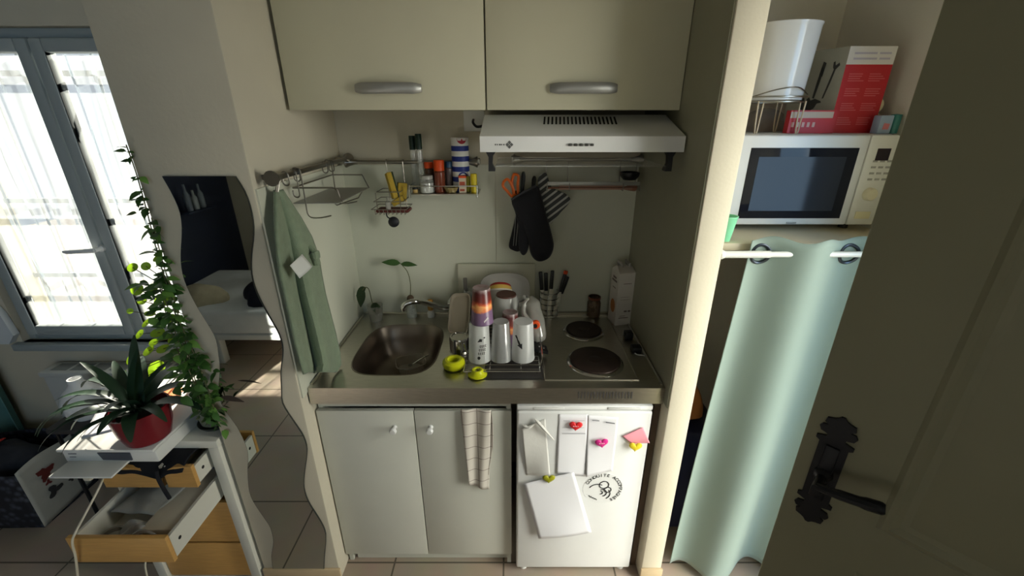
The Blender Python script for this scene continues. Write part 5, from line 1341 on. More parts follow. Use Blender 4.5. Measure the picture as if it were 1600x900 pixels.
for az, el, L_, wd, bend in ((3.05, .75, .32, .026, 1.9), (3.3, .6, .34, .024, 1.7), (2.8, .9, .31, .028, 1.8), (3.6, .5, .27, .024, 1.6), (2.5, .8, .27, .03, 1.4), (3.15, .35, .24, .022, 1.4), (3.45, .75, .30, .024, 1.9), (3.9, .5, .20, .026, 1.6), (2.2, 1.0, .22, .036, 1.2),
                             (1.9, 1.35, .23, .036, .5), (1.2, 1.40, .20, .036, .4), (2.9, 1.25, .22, .032, .9), (2.4, 1.1, .20, .034, 1.0), (.9, 1.15, .19, .034, .9), (4.9, 1.2, .16, .034, 1.3), (5.8, .8, .17, .030, 1.5), (3.3, 1.0, .24, .028, 1.6), (.6, .9, .18, .045, 1.4), (.1, .6, .17, .04, 1.6), (4.6, .9, .15, .04, 1.6), (5.3, .7, .15, .038, 1.7), (4.2, 1.1, .16, .042, 1.3), (1.6, .8, .20, .045, 1.2), (3.45, .2, .2, .03, 1.2)):
    strap((bc[0] + rnd.uniform(-.015, .015), bc[1] + rnd.uniform(-.015, .015), bc[2]), az, el, L_ * 1.05, wd, bend)
obj('leaves', q, LEAFD, rp_)
# grey-green pot with the climbing vine
c = (-1.054, 1.232, DH + .0006)
vp = thing('climbing_vine_plant', 'small-leaved climbing vine in a grey-green pot, trailing up the pier edge', 'plant', c)
pot([(0, 0), (.050, 0), (.058, .010), (.060, .016), (.052, .012), (0, .010)], c, mat('dark_saucer', (48, 52, 46), .4), vp, 'saucer')
pot([(0, .0105), (.042, .0105), (.048, .016), (.057, .085), (.059, .095), (.055, .095), (.052, .08), (0, .078)], c, mat('grey_green_glaze', (98, 104, 92), .35, var=.08), vp)
pot([(0, .078), (.052, .080), (0, .084)], c, SOIL, vp, 'soil')
q = MB(); lf = MB(); lf2 = MB()
def vine(P, n, size, spread, rnd, dense=1.0, r=.0016):
    S = smooth(P, 10); q.tube(S, r, 5)
    for i in range(n):
        t_ = rnd.random() ** dense; p = S[int(t_ * (len(S) - 1))]
        a = rnd.uniform(0, 2 * PI); d = Vector((math.cos(a), math.sin(a) * .6, rnd.uniform(-.5, .35)))
        o_ = Vector((rnd.gauss(0, spread), rnd.gauss(0, spread * .6), rnd.gauss(0, spread)))
        sz_ = size * rnd.uniform(.7, 1.25)
        (lf if rnd.random() < .72 else lf2).leaf(p + o_, d, sz_, sz_ * .62, .3, up=(rnd.uniform(-.4, .4), -.5, 1), n=4)
rnd = random.Random(21)
base = Vector((c[0], c[1], c[2] + .085))
topv = [at(x, y, Y=1.135) for x, y in ((318, 648), (292, 560), (268, 470), (247, 400), (232, 340), (214, 275), (197, 226))]
vine([base] + topv[0:], 70, .034, .006, rnd)
vine([base + Vector((.02, 0, 0))] + [p + Vector((.008, 0, 0)) for p in topv[:5]], 60, .032, .014, rnd)
vine([base + Vector((-.02, .01, 0)), at(300, 600, Y=1.16), at(268, 520, Y=1.16), at(250, 450, Y=1.15)], 90, .036, .026, rnd)
vine([base, at(310, 610, Y=1.13), at(282, 545, Y=1.13), at(262, 480, Y=1.14), at(246, 430, Y=1.14)], 110, .036, .026, rnd)
vine([base + Vector((.03, -.01, 0)), at(335, 640, Y=1.12), at(322, 600, Y=1.125), at(306, 560, Y=1.13), at(284, 510, Y=1.13)], 90, .030, .016, rnd)
vine([base + Vector((.02, -.02, 0)), (c[0] + .05, c[1] - .06, c[2] + .12), (c[0] + .075, c[1] - .085, c[2] + .06)], 40, .030, .016, rnd)
for b_ in (q, lf, lf2):      # foliage lies on the pier, never inside it
    b_.v = [(x, min(y, 1.139) if x > -1.0 else y, z) for x, y, z in b_.v]
obj('stems', q, STEM, vp)
obj('leaves', lf, LEAF, vp)
obj('pale_leaves', lf2, mat('mid_leaf', (92, 132, 56), .45, var=.25, vscale=14), vp)
# coin-leaved plant in a dark brown pot on a small riser
c2 = (-1.165, 1.365, DH + .085)
obj('plant_riser', MB().box(c2[0] + .055 - .11, c2[0] + .055, 1.31, 1.43, DH + .0006, c2[2] - .0006, bev=.004) if False else MB().lathe([(0, 0), (.05, 0), (.046, .04), (.050, c2[2] - DH - .0012), (0, c2[2] - DH - .0012)], (-1.045, 1.40, DH + .0006), 24), mat('brown_riser', (70, 56, 46), .6), label='brown round riser behind the grey-green pot', cat='riser')
c2 = (-1.045, 1.40, DH + .085)
cp = thing('coin_leaf_plant', 'lime coin-leaved plant in a dark brown pot in front of the window', 'plant', c2)
pot([(0, 0), (.042, 0), (.048, .006), (.062, .075), (.062, .100), (.066, .100), (.066, .112), (.060, .112), (.058, .09), (0, .088)], c2, mat('dark_brown_pot', (58, 44, 40), .45), cp)
pot([(0, .089), (.057, .091), (0, .096)], c2, SOIL, cp, 'soil')
q = MB(); lf = MB(); rnd = random.Random(31)
b2 = Vector((c2[0], c2[1], c2[2] + .092))
targets = [(214, 452, .040), (207, 418, .030), (228, 416, .028), (246, 403, .032), (257, 437, .034), (238, 450, .032), (222, 470, .028), (247, 470, .036), (234, 490, .030), (262, 470, .034), (268, 498, .032), (228, 505, .034), (218, 522, .034), (246, 520, .040), (232, 548, .040), (255, 545, .038), (203, 486, .020),
           (205, 560, .046), (190, 590, .05), (178, 600, .04), (245, 575, .055), (230, 588, .05), (252, 500, .034), (270, 530, .034), (240, 535, .03)]
for (x, y, s_) in targets:
    yy = rnd.uniform(1.24, 1.38); p = at(x, y, Y=yy)
    mid = (b2 + p) / 2 + Vector((0, 0, .05))
    q.tube(smooth([b2 + Vector((rnd.uniform(-.03, .03), rnd.uniform(-.03, .03), 0)), mid, p], 6), .0014, 5)
    nrm = Vector((rnd.uniform(-.5, .4), rnd.uniform(-1, -.2), rnd.uniform(.2, 1))).normalized()
    e1 = nrm.orthogonal().normalized(); e2 = nrm.cross(e1)
    lf.add([p - nrm * .003] + [p + (e1 * math.cos(2 * PI * k / 16) + e2 * math.sin(2 * PI * k / 16) * .9) * s_ * .52 for k in range(16)], [(0, k + 1, (k + 1) % 16 + 1) for k in range(16)])
obj('stems', q, STEM, cp)
COIN = bpy.data.materials.new('translucent_leaf'); COIN.use_nodes = True; n = COIN.node_tree; pb = n.nodes['Principled BSDF']; pb.inputs['Base Color'].default_value = (*lin((96, 134, 40)), 1); pb.inputs['Roughness'].default_value = .4
tl = n.nodes.new('ShaderNodeBsdfTranslucent'); tl.inputs[0].default_value = (*lin((150, 190, 40)), 1); mxs = n.nodes.new('ShaderNodeMixShader'); mxs.inputs[0].default_value = .4
n.links.new(pb.outputs[0], mxs.inputs[1]); n.links.new(tl.outputs[0], mxs.inputs[2]); n.links.new(mxs.outputs[0], n.nodes['Material Output'].inputs['Surface'])
obj('leaves', lf, COIN, cp)
# withered leaf hanging to the right of the vine pot
q = MB().leaf(at(345, 620, Y=1.10), (1, -.1, -.12), .075, .018, .1, up=(0, -.3, 1))
obj('withered_leaf', q, mat('withered_brown', (64, 52, 46), .8), vp)

# ------------------------------------------------------------------ radiator, white leads, tote bag, teal curtain
ra0, ra1 = at(70, 583, Y=1.69).x, -1.32
rd = thing('radiator', 'white panel radiator with a slotted top below the window', 'radiator', ((ra0 + ra1) / 2, 1.72, .10))
RW = mat('radiator_white', (196, 198, 194), .45)
obj('panel', MB().box(ra0, ra1, 1.675, YB - .02, .10, .615, bev=.006), RW, rd)
obj('top_grille', MB().box(ra0 - .004, ra1 + .004, 1.665, YB - .015, .616, .640, bev=.004), RW, rd)
for i in range(9):
    x = ra0 + .03 + (ra1 - ra0 - .04) * i / 9
    obj('vent_slot', MB().box(x, x + (ra1 - ra0) / 9 - .022, 1.69, YB - .03, .6400, .6412), mat('vent_grey', (128, 132, 130), .7), rd)
for x in (ra0 + .04, ra1 - .04): obj('foot', MB().box(x - .012, x + .012, 1.70, 1.74, 0, .101), RW, rd)
def px_lead(pts, r=.0032, n=6): return MB().tube(smooth([at(x, y, Y=yy) for x, y, yy in pts], n), r, 6)
obj('power_lead', px_lead([(173, 724, 1.045), (166, 735, 1.03), (155, 762, .97), (135, 800, .93), (118, 832, .885), (113, 848, .882), (118, 870, .89), (122, 905, .90)]), mat('ivory_lead', (206, 198, 176), .5), label='ivory power lead hanging from the small drawers over the open drawer', cat='lead')
obj('plug', MB().box(-1.362, -1.338, 1.02, 1.05, .662, .690, bev=.004), mat('ivory_lead', (206, 198, 176), .5), label='ivory plug at the corner of the small left drawer', cat='plug')
obj('floor_lead', px_lead([(229, 872, 1.10), (227, 885, 1.09), (231, 905, 1.09)]), mat('ivory_lead', (206, 198, 176), .5), label='short ivory lead hanging below the open drawer', cat='lead')

bx0_, bx1_ = -2.56, -2.13
by0_, by1_ = 1.385, 1.655
bg_ = thing('tote_bag', 'large tote bag with woven black front and printed white side on the floor', 'bag', ((bx0_ + bx1_) / 2, 1.52, 0))
WEAVE = bpy.data.materials.new('black_weave'); WEAVE.use_nodes = True; n = WEAVE.node_tree; p = n.nodes['Principled BSDF']
t_ = n.nodes.new('ShaderNodeTexCoord'); vo = n.nodes.new('ShaderNodeTexVoronoi'); vo.inputs['Scale'].default_value = 34; cr = n.nodes.new('ShaderNodeValToRGB')
cr.color_ramp.elements[0].color = (*lin((80, 84, 98)), 1); cr.color_ramp.elements[1].color = (*lin((24, 25, 32)), 1); cr.color_ramp.elements[1].position = .55
n.links.new(t_.outputs['Object'], vo.inputs['Vector']); n.links.new(vo.outputs['Distance'], cr.inputs[0]); n.links.new(cr.outputs[0], p.inputs['Base Color']); p.inputs['Roughness'].default_value = .7
BH = .315
def bagwall(p0, p1, bulge):
    d = Vector((p1[0] - p0[0], p1[1] - p0[1], 0)); nn = Vector((d.y, -d.x, 0)).normalized()
    def fn(u, v):
        b_ = bulge * math.sin(PI * u) * math.sin(PI * v * .8 + .2)
        return Vector((p0[0] + d.x * u, p0[1] + d.y * u, .002 + (BH + .012 * math.sin(5 * u)) * v)) + nn * b_
    return MB().sheet(fn, 16, 12)
obj('front_panel', bagwall((bx0_, by0_), (bx1_, by0_), .02), WEAVE, bg_, solid=.003)
side = obj('side_panel', bagwall((bx1_ + .001, by0_), (bx1_ - .02, by1_), .012), mat('off_white_canvas', (186, 184, 172), .85, var=.05), bg_, solid=.003)
q = bagwall((bx1_, by1_), (bx0_, by1_), .01); q.merge(bagwall((bx0_, by1_), (bx0_, by0_), .01)); q.box(bx0_, bx1_, by0_, by1_, .001, .004)
obj('back_panels', q, WEAVE, bg_, solid=.003)
def blot(cy_, cz_, seed, r_, m, name):
    rnd = random.Random(seed); o_ = []
    for k in range(26):
        a = 2 * PI * k / 26; rr_ = r_ * (1 + .34 * math.sin(3 * a + seed) + .2 * rnd.uniform(-1, 1)); o_.append((cy_ + rr_ * math.cos(a), cz_ + rr_ * .9 * math.sin(a)))
    f_ = lambda y: bx1_ + .001 - .021 * (y - by0_) / (by1_ - by0_) + .012 * math.sin(PI * (y - by0_) / (by1_ - by0_)) + .0045
    obj(name, MB().add([(f_(y), y, z) for y, z in o_] + [(f_(cy_), cy_, cz_)], [(k, (k + 1) % 26, 26) for k in range(26)]), m, side)
RB = mat('rust_print', (112, 44, 36), .8); DK = mat('charcoal_print', (56, 54, 52), .8)
blot(1.475, .235, 1, .032, RB, 'red_print'); blot(1.468, .185, 4, .012, RB, 'red_print'); blot(1.475, .130, 2, .027, DK, 'dark_print'); blot(1.60, .150, 3, .022, DK, 'dark_print'); blot(1.555, .115, 6, .012, DK, 'dark_print')
rnd = random.Random(2)
def heap(cx_, cy_, cz_, a, b_, h_, seed, nu=26, nv=10):
    r_ = random.Random(seed); ph = [r_.uniform(0, 6) for _ in range(6)]
    def fn(u, v):
        th = 2 * PI * u; rad = math.cos(PI / 2 * v) ; k = 1 + .10 * math.sin(3 * th + ph[0]) + .07 * math.sin(5 * th + ph[1] + 4 * v)
        return (cx_ + a * rad * k * math.cos(th), cy_ + b_ * rad * k * math.sin(th), cz_ + h_ * math.sin(PI / 2 * v) * (1 + .12 * math.sin(4 * th + ph[2]) * (1 - v)) + .0)
    return MB().sheet(fn, nu, nv)
obj('dark_clothes', heap((bx0_ + bx1_) / 2 + .01, 1.52, .24, .185, .105, .11, 3), mat('charcoal_clothes', (40, 42, 48), .95, var=.2), label='dark clothes heaped in the top of the tote bag', cat='clothes')
q = MB().sheet(lambda u, v: (-2.44 + .13 * u, 1.44 + .10 * v, .366 + .035 * math.sin(PI * u) * math.sin(PI * v) + .01 * math.sin(8 * u)), 12, 10)
obj('red_garment', q, mat('red_fabric', (170, 50, 44), .9), label='small red garment on top of the tote bag', cat='garment', solid=.004)
# teal curtain in the corner left of the radiator
TEAL = mat('teal_curtain', (86, 130, 128), .9, var=.05, bump=.3, bscale=200)
q = MB().sheet(lambda u, v: (-2.700 + .25 * u, 1.715 + .026 * math.sin(5.5 * PI * u), 2.20 - 2.17 * v), 60, 20)
obj('teal_curtain', q, TEAL, label='teal curtain hanging in the corner left of the radiator', cat='curtain', solid=.003)
c = at(8, 520, Y=1.745)
obj('wall_ledge', MB().prism([(-2.66, .745), (-2.36, .745), (-2.32, .790), (-2.335, .90), (-2.36, .96), (-2.66, .96)], 1.748, 1.776), mat('ledge_white', (206, 212, 216), .4), label='white shutter leaf folded beside the window', cat='shutter')

# ------------------------------------------------------------------ alcove right of the partition
SZ1 = 1.392
obj('alcove_shelf', MB().box(DX1, XR, 1.205, YB, SZ1 - .022, SZ1, bev=.003), mat('cream_shelf', (200, 192, 170), .6), label='cream shelf carrying the microwave', cat='shelf')
mw = thing('microwave', 'white microwave oven with a dark glass door on the alcove shelf', 'microwave', (.92, 1.5, SZ1))
MX0, MX1, MYf = .676, 1.160, 1.342
MZ0, MZ1 = SZ1 + .020, SZ1 + .296
MW = mat('microwave_white', (216, 217, 218), .32)
obj('casing', MB().box(MX0, MX1, MYf + .022, 1.70, MZ0, MZ1, bev=.008), MW, mw)
fx = at(1380, 290, Y=MYf).x
wx0, wx1 = at(1174, 232, Y=MYf).x, at(1343, 232, Y=MYf).x
wz1, wz0 = at(1250, 231, Y=MYf).z, at(1250, 341, Y=MYf).z
xs = wx1 + .027
d = obj('oven_door', frame_rect(MX0 + .002, xs, MZ0 + .002, MZ1 - .002, MYf, MYf + .021, .024, .006) if False else MB().box(MX0 + .002, xs, MYf, MYf + .021, MZ0 + .002, MZ1 - .002, bev=.006, seg=3), MW, mw)
obj('door_glass', MB().box(wx0, wx1, MYf - .0015, MYf + .001, wz0, wz1, bev=.0006), mat('dark_door_glass', (26, 28, 36), .06, spec=.22), d)
obj('mesh_window', MB().box(wx0 + .028, wx1 - .032, MYf - .0022, MYf - .0012, wz0 + .024, wz1 - .026), mat('perforated_screen', (46, 50, 58), .1, spec=.18), d)
bxl = at(1236, 348, Y=MYf)
obj('badge', MB().box(bxl.x - .016, bxl.x + .016, MYf - .001, MYf + .001, bxl.z - .003, bxl.z + .003, bev=.0004), mat('badge_grey', (150, 148, 142), .4, .6), d)
cp_ = obj('control_panel', MB().box(xs + .002, MX1 - .002, MYf + .001, MYf + .021, MZ0 + .002, MZ1 - .002, bev=.004), MW, mw)
obj('display', MB().box(xs + .030, MX1 - .018, MYf - .0003, MYf + .002, MZ1 - .075, MZ1 - .040), mat('display_dark', (34, 26, 36), .1), cp_)
obj('dial', MB().lathe([(0, -.016), (.016, -.016), (.019, -.012), (.020, 0)], ((xs + MX1) / 2, MYf + .001, MZ0 + .10), 28, 'y'), mat('dial_ivory', (214, 208, 186), .4), cp_)
obj('start_button', MB().box(xs + .02, MX1 - .02, MYf - .002, MYf + .002, MZ0 + .022, MZ0 + .045, bev=.002), mat('button_ivory', (216, 210, 180), .4), cp_)
q = MB()
for r_ in range(4):
    for k in range(3): q.box(xs + .026 + k * .022, xs + .040 + k * .022, MYf - .0001, MYf + .0015, MZ0 + .142 + r_ * .018, MZ0 + .148 + r_ * .018)
obj('key_marks', q, mat('key_grey', (150, 150, 150), .5), cp_)
for x in (MX0 + .05, MX1 - .05):
    for y in (1.40, 1.66): obj('foot', MB().lathe([(0, 0), (.014, 0), (.014, .0205), (0, .0205)], (x, y, SZ1), 12), BLACK, mw)
MT = MZ1 + .0006
# white oval pail on a wire stand
c = at(1222, 100, Y=1.44); SY = 1.44; pzb = at(1215, 158, Y=1.40).z
pl_ = thing('wire_stand', 'cream wire stand carrying the white pail on the microwave', 'stand', (c.x, SY, MT))
ax, ay = .086, .070
cx_ = (at(1170, 152, Y=SY).x + at(1250, 152, Y=SY).x) / 2
CREAMW = mat('cream_wire', (200, 184, 160), .5)
q = MB()
for z, e in ((pzb + .012, 1.08), (pzb - .002, 1.0)):
    q.tube([(cx_ + ax * e * math.cos(2 * PI * k / 36), SY + ay * e * math.sin(2 * PI * k / 36), z) for k in range(36)], .0022, 6, closed=True)
q.tube(smooth([(cx_ - ax * 1.0, SY - .03, pzb + .012), (cx_ - .04, SY - ay * 1.09, pzb + .030), (cx_ + .02, SY - ay * 1.1, pzb + .036), (cx_ + ax * 1.02, SY - .02, pzb + .02)], 6), .0018, 6)
obj('ring', q, WIRE, pl_)
for a in (.9, -.75, PI - .9, PI + .75):
    x, y = cx_ + ax * math.cos(a), SY + ay * math.sin(a)
    obj('leg', MB().tube(smooth([(x - .008, y, pzb), (x - .006, y, (pzb + MT) / 2), (x - .002, y, MT + .003), (x + .004, y, MT + .003), (x + .006, y, (pzb + MT) / 2), (x + .008, y, pzb)], 4), .0024, 6), CREAMW, pl_)
ptop = at(1222, 36, Y=SY).z
q = MB().lathe([(0, 0), (.86, 0), (.92, .006), (.98, .5), (1.03, .965), (1.06, .985), (1.06, 1.0), (1.02, 1.0), (1.0, .97), (.86, .03), (0, .03)], (0, 0, 0), 44, 'z', ax * .98, ay * .98)
Hh = ptop - pzb - .0055
q.v = [(x + cx_, y + SY, pzb + .0025 + z * Hh) if True else 0 for x, y, z in [(a, b_, (c_ if c_ < .04 else c_)) for a, b_, c_ in q.v]]
obj('white_pail', q, mat('glossy_white_china', (222, 222, 224), .12), label='tall white oval pail in the wire stand on the microwave', cat='pail')
# red and white fondue box
A = at(1293, 211, Y=1.43); A.z = MT
t = thing('tall_box', 'tall red and white box with utensil picture on the microwave', 'box', (A.x, A.y, MT))
zt = at(1325, 72, Y=A.y).z - MT
wU = at(1397, 74, Y=A.y).x - A.x - .0
eU = Vector((1, .0, 0)); eV = Vector((-.34, .94, 0)).normalized(); wV = .17
wU = at(1364, 205, Y=1.43).x - A.x
def inA(a, b_, z): p = A + eU * a + eV * b_; return (p.x, p.y, MT + z)
q = MB()
RED = mat('box_red', (186, 40, 52), .45); BW = mat('box_white', (218, 216, 222), .5); BG = mat('box_grey', (168, 168, 160), .5, var=.05)
zs = zt * .80
def face(pts, mi): q.mi = mi; q.add(pts, [tuple(range(len(pts)))])
face([inA(0, 0, 0), inA(wU, 0, 0), inA(wU, 0, zs), inA(0, 0, zs)], 0); face([inA(0, 0, zs), inA(wU, 0, zs), inA(wU, 0, zt), inA(0, 0, zt)], 1)
face([inA(0, 0, 0), inA(0, wV, 0), inA(0, wV, zt), inA(0, 0, zt)], 2); face([inA(wU, 0, 0), inA(wU, wV, 0), inA(wU, wV, zt), inA(wU, 0, zt)], 0)
face([inA(0, 0, zt), inA(wU, 0, zt), inA(wU, wV, zt), inA(0, wV, zt)], 1); face([inA(0, wV, 0), inA(wU, wV, 0), inA(wU, wV, zt), inA(0, wV, zt)], 0); face([inA(0, 0, 0), inA(wU, 0, 0), inA(wU, wV, 0), inA(0, wV, 0)], 1)
obj('carton', q, [RED, BW, BG], t)
frt = lambda a, z: tuple(A + eU * wU * a + eV * -.0006 + Vector((0, 0, zt * z)))
q = MB(); rnd = random.Random(9)
for r_ in range(4):
    for k in range(2):
        for l_ in range(4):
            a0 = .12 + k * .44; z0 = .70 - r_ * .17 - l_ * .026
            a1 = a0 + rnd.uniform(.24, .36)
            q.add([frt(a0, z0), frt(a1, z0), frt(a1, z0 - .011), frt(a0, z0 - .011)], [(0, 1, 2, 3)])
obj('pale_print', q, mat('pale_red_print', (206, 96, 104), .5), t)
q = MB()
for l_, (z0, a1) in enumerate(((.935, .60), (.875, .62))):
    for a0, a2 in ((.12, a1), (a1 + .05, .9)):
        q.add([frt(a0, z0), frt(a2, z0), frt(a2, z0 - .022), frt(a0, z0 - .022)], [(0, 1, 2, 3)])
obj('lilac_print', q, mat('lilac_print', (184, 180, 206), .5), t)
sid = lambda b_, z: tuple(A + eV * wV * b_ + Vector((-.0007, -.0004, zt * z)))
q = MB()
def pic(pts): q.add([sid(*p) for p in pts], [tuple(range(len(pts)))])
pic([(.60, .36), (.64, .44), (.72, .50), (.76, .44), (.72, .40), (.70, .30), (.62, .28), (.50, .26), (.40, .30), (.36, .36), (.28, .37), (.30, .39), (.42, .42), (.50, .40), (.54, .44), (.58, .42)])
pic([(.44, .42), (.40, .62), (.38, .78), (.43, .80), (.46, .62), (.48, .43)])
pic([(.38, .68), (.36, .84), (.42, .86), (.45, .70)])
pic([(.26, .42), (.20, .60), (.16, .76), (.19, .78), (.24, .60), (.29, .42)])
pic([(.18, .74), (.10, .80), (.12, .83), (.18, .80), (.20, .85), (.23, .84), (.22, .78)])
obj('utensil_picture', q, mat('picture_charcoal', (62, 62, 62), .5), t, label='dark printed picture of kitchen utensils')
# smaller red box behind
A2 = at(1262, 211, Z=MT)
x0, x1 = at(1231, 200, Y=1.405).x, A.x - .004
t = thing('red_box', 'low red box behind the stand legs on the microwave', 'box', ((x0 + x1) / 2, 1.416, MT))
hz = .066
obj('carton', MB().box(x0, x1, 1.405, 1.428, MT, MT + hz), RED, t)
obj('pale_band', MB().box(x0, x1 - .012, 1.4042, 1.4049, MT + .044, MT + .062), mat('box_pale_band', (190, 176, 168), .5), t)
q = MB()
for k in range(5): q.box(x0 + .008 + k * .016, x0 + .016 + k * .016, 1.4042, 1.4049, MT + .018, MT + .032)
obj('pale_print', q, mat('box_pink_print', (206, 170, 166), .5), t)
# grey bag behind the pail
obj('grey_pouch', heap(at(1192, 190, Y=1.61).x, 1.61, MT, .085, .06, .075, 8), mat('grey_film', (140, 130, 126), .5, var=.1), label='grey crumpled pouch at the left end of the microwave top', cat='pouch')
# small things at the right end
c = at(1378, 200, Y=1.39)
t = thing('blue_packet', 'small pale blue packet right of the tall red box', 'packet', (1.10, 1.39, MT))
px0_ = at(1366, 200, Y=1.39).x
obj('packet_body', MB().box(px0_, px0_ + .040, 1.375, 1.405, MT, MT + .052, bev=.003), mat('pale_blue_card', (150, 170, 200), .5), t)
obj('print', MB().prism([(px0_ + .012, MT + .012), (px0_ + .030, MT + .012), (px0_ + .032, MT + .028), (px0_ + .014, MT + .030)], 1.3743, 1.3749), mat('pink_print', (200, 120, 130), .5), t)
obj('teal_tin', MB().lathe([(0, 0), (.014, 0), (.014, .054), (0, .056)], (px0_ + .0565, 1.39, MT), 24), mat('teal_tin', (40, 110, 110), .4), label='teal tin at the right end of the microwave top', cat='tin')
obj('cream_roll', MB().lathe([(.010, 0), (.024, .0), (.024, .03), (.010, .03), (.010, 0)], (px0_ + .024, 1.44, MT + .080), 28, 'y').box(px0_ + .004, px0_ + .044, 1.44, 1.466, MT, MT + .0565), mat('cream_roll', (214, 206, 180), .7), label='round cream roll standing behind the blue packet', cat='roll')
# mint cup at the shelf end
c = at(1133, 358, Y=1.30)
t = obj('mint_cup', MB().lathe([(0, 0), (.016, 0), (.026, .070), (.0275, .072), (.0275, .075), (.0245, .075), (.0145, .003), (0, .003)], (DX1 + .0405, 1.235, SZ1 + .0006), 28), mat('mint_plastic', (128, 206, 164), .4), label='mint green beaker on the shelf against the pillar', cat='beaker')
# tension rod and curtain
RY_, RZ2 = 1.165, 1.371
rod = thing('tension_rod', 'white tension rod spanning the alcove below the shelf', 'rod', (.9, RY_, RZ2))
obj('tube', MB().tube([(DX1 + .012, RY_, RZ2), (.74, RY_, RZ2)], .0105, 14).tube([(.74, RY_, RZ2), (XR - .012, RY_, RZ2)], .0085, 14), WPLAST, rod)
for x0, x1 in ((DX1 + .0005, DX1 + .013), (XR - .013, XR - .0005)):
    obj('end_cap', MB().lathe([(0, 0), (.013, 0), (.014, .006), (.011, x1 - x0), (0, x1 - x0)], (x0, RY_, RZ2), 18, 'x'), WPLAST, rod)
CURT = bpy.data.materials.new('sage_curtain'); CURT.use_nodes = True; n = CURT.node_tree; p = n.nodes['Principled BSDF']; p.inputs['Base Color'].default_value = (*lin((134, 150, 140)), 1); p.inputs['Roughness'].default_value = .75; p.inputs['Sheen Weight'].default_value = .15
t_ = n.nodes.new('ShaderNodeTexCoord'); no = n.nodes.new('ShaderNodeTexNoise'); no.inputs['Scale'].default_value = 500; bu = n.nodes.new('ShaderNodeBump'); bu.inputs['Strength'].default_value = .2; bu.inputs['Distance'].default_value = .001
n.links.new(t_.outputs['Object'], no.inputs['Vector']); n.links.new(no.outputs['Fac'], bu.inputs['Height']); n.links.new(bu.outputs[0], p.inputs['Normal'])
gx = [at(1197, 404, Y=RY_ - .01).x, at(1338, 404, Y=RY_ - .01).x]
per = gx[1] - gx[0]
cu = thing('alcove_curtain', 'sage green eyelet curtain hanging from the tension rod', 'curtain', (.9, RY_, .03))
def cfn(u, v):
    x = .690 + .46 * u
    ph = 2 * PI * (x - gx[0]) / per
    amp = .026 + .016 * v
    z = RZ2 + .042 - (RZ2 + .042 - .030) * v
    wav = amp * math.cos(ph + .0) if True else 0
    y = RY_ - .0 + wav * (1.0 - .15 * v) + .012 * math.sin(7 * u + 3 * v) * v
    xx = x - (.045 * (1 - u)) * v + .012 * math.sin(ph + 1.0) * v
    return (xx, y + .005 * math.sin(23 * u) * v, z + .006 * math.sin(ph * 2) * (1 - v) + .012 * math.sin(ph + 1.5) * v)
obj('cloth', MB().sheet(cfn, 120, 60), CURT, cu, solid=.0016)
for g0 in gx:
    q = MB(); pts = []
    obj('eyelet', MB().tube([(g0 + .027 * math.cos(2 * PI * k / 28), RY_ + .020 - .034 + .0, RZ2 - .003 + .027 * math.sin(2 * PI * k / 28)) for k in range(28)][0:0] or [(g0 + .027 * math.cos(2 * PI * k / 28), cfn((g0 + .027 * math.cos(2 * PI * k / 28) - .69) / .46, .035)[1] - .001, RZ2 - .006 + .027 * math.sin(2 * PI * k / 28)) for k in range(28)], .0052, 8, closed=True), mat('dark_eyelet', (60, 66, 74), .3, .8), cu)
# things in the dark behind the curtain
t = thing('navy_suitcase', 'navy case standing behind the left edge of the alcove curtain', 'suitcase', (.73, 1.50, 0))
obj('shell', MB().box(.62, .86, 1.34, 1.62, .04, .56, bev=.03, seg=4), mat('navy_shell', (30, 36, 64), .5), t)
for x in (.66, .82):
    for y in (1.37, 1.59): obj('wheel', MB().lathe([(0, -.01), (.018, -.01), (.018, .01), (0, .01)], (x, y, .018 + .004), 14, 'x'), BLACK, t)
obj('handle', MB().tube(smooth([(.69, 1.48, .558), (.69, 1.48, .59), (.79, 1.48, .59), (.79, 1.48, .558)], 4), .007, 8), BLACK, t)
obj('tan_bag', heap(.70, 1.45, .600, .075, .07, .16, 12), mat('tan_leather', (170, 110, 60), .6), label='tan leather bag on top of the navy case behind the curtain', cat='bag')

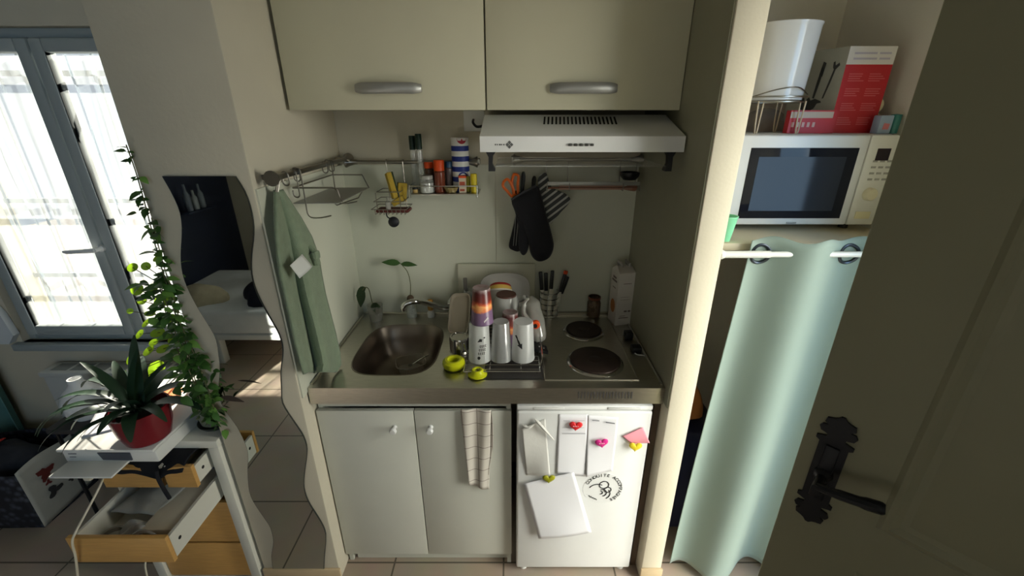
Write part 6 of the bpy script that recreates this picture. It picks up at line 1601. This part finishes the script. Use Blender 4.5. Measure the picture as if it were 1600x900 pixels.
# ------------------------------------------------------------------ bed seen in the mirror
BX0_, BX1_, BY0_, BY1_ = -2.72, -.80, -1.42, -.47
bed = thing('bed', 'low white bed along the rear of the room, seen in the wavy mirror', 'bed', ((BX0_ + BX1_) / 2, -.95, 0))
BEDW = mat('bed_frame_white', (226, 230, 232), .5)
obj('bed_frame', MB().box(BX0_, BX1_, BY0_, BY1_, .205, .245, bev=.004), BEDW, bed)
obj('mattress', MB().box(BX0_ + .01, BX1_ - .01, BY0_ + .01, BY1_ - .005, .246, .425, bev=.03, seg=4), mat('white_sheet', (232, 236, 240), .85, var=.03), bed)
for x in (-2.20, -1.5, BX1_ - .05, BX0_ + .05):
    for y in (BY0_ + .04, BY1_ - .04): obj('leg', MB().box(x - .03, x + .03, y - .03, y + .03, 0, .206, bev=.003), BEDW, bed)
obj('navy_blanket', heap(-1.88, -.78, .426, .20, .20, .17, 5), mat('navy_blanket', (24, 28, 44), .95, var=.15), label='navy blanket heaped on the bed, seen in the mirror', cat='blanket')
obj('beige_throw', heap(-2.40, -.70, .426, .20, .16, .12, 7), mat('beige_throw', (176, 166, 142), .95, var=.12), label='beige throw bunched on the bed beside the navy blanket', cat='throw')
t = obj('pillow', MB().ball((0, 0, 0), 1, (.30, .09, .22), 28, 16).xform(T(-1.72, -1.28, .655) @ RX(.25)), mat('pillow_white', (204, 200, 190), .9), label='pale pillow standing on the bed, seen in the mirror', cat='pillow')

# narrow shelf with bottles on the navy wall, seen dimly in the mirror
t = obj('wall_shelf', MB().box(XL + .0005, XL + .12, -1.50, -1.15, .985, 1.0, bev=.002), NAVY, label='narrow dark shelf on the navy wall, seen dimly in the mirror', cat='shelf')
for k, (y, h_, lab) in enumerate(((-1.40, .20, 'pale bottle on the navy wall shelf, farther from the window'), (-1.32, .16, 'pale bottle on the navy wall shelf, in the middle'), (-1.24, .22, 'pale bottle on the navy wall shelf, nearest the window'))):
    obj('pale_bottle', MB().lathe([(0, 0), (.024, 0), (.026, .01), (.026, h_ * .6), (.010, h_ * .75), (.010, h_), (0, h_)], (XL + .065, y, 1.0005), 18), mat('pale_bottle_%d' % k, ((120, 130, 140), (150, 156, 160), (104, 112, 126))[k], .2), label=lab, cat='bottle', group='bottles on the navy wall shelf')
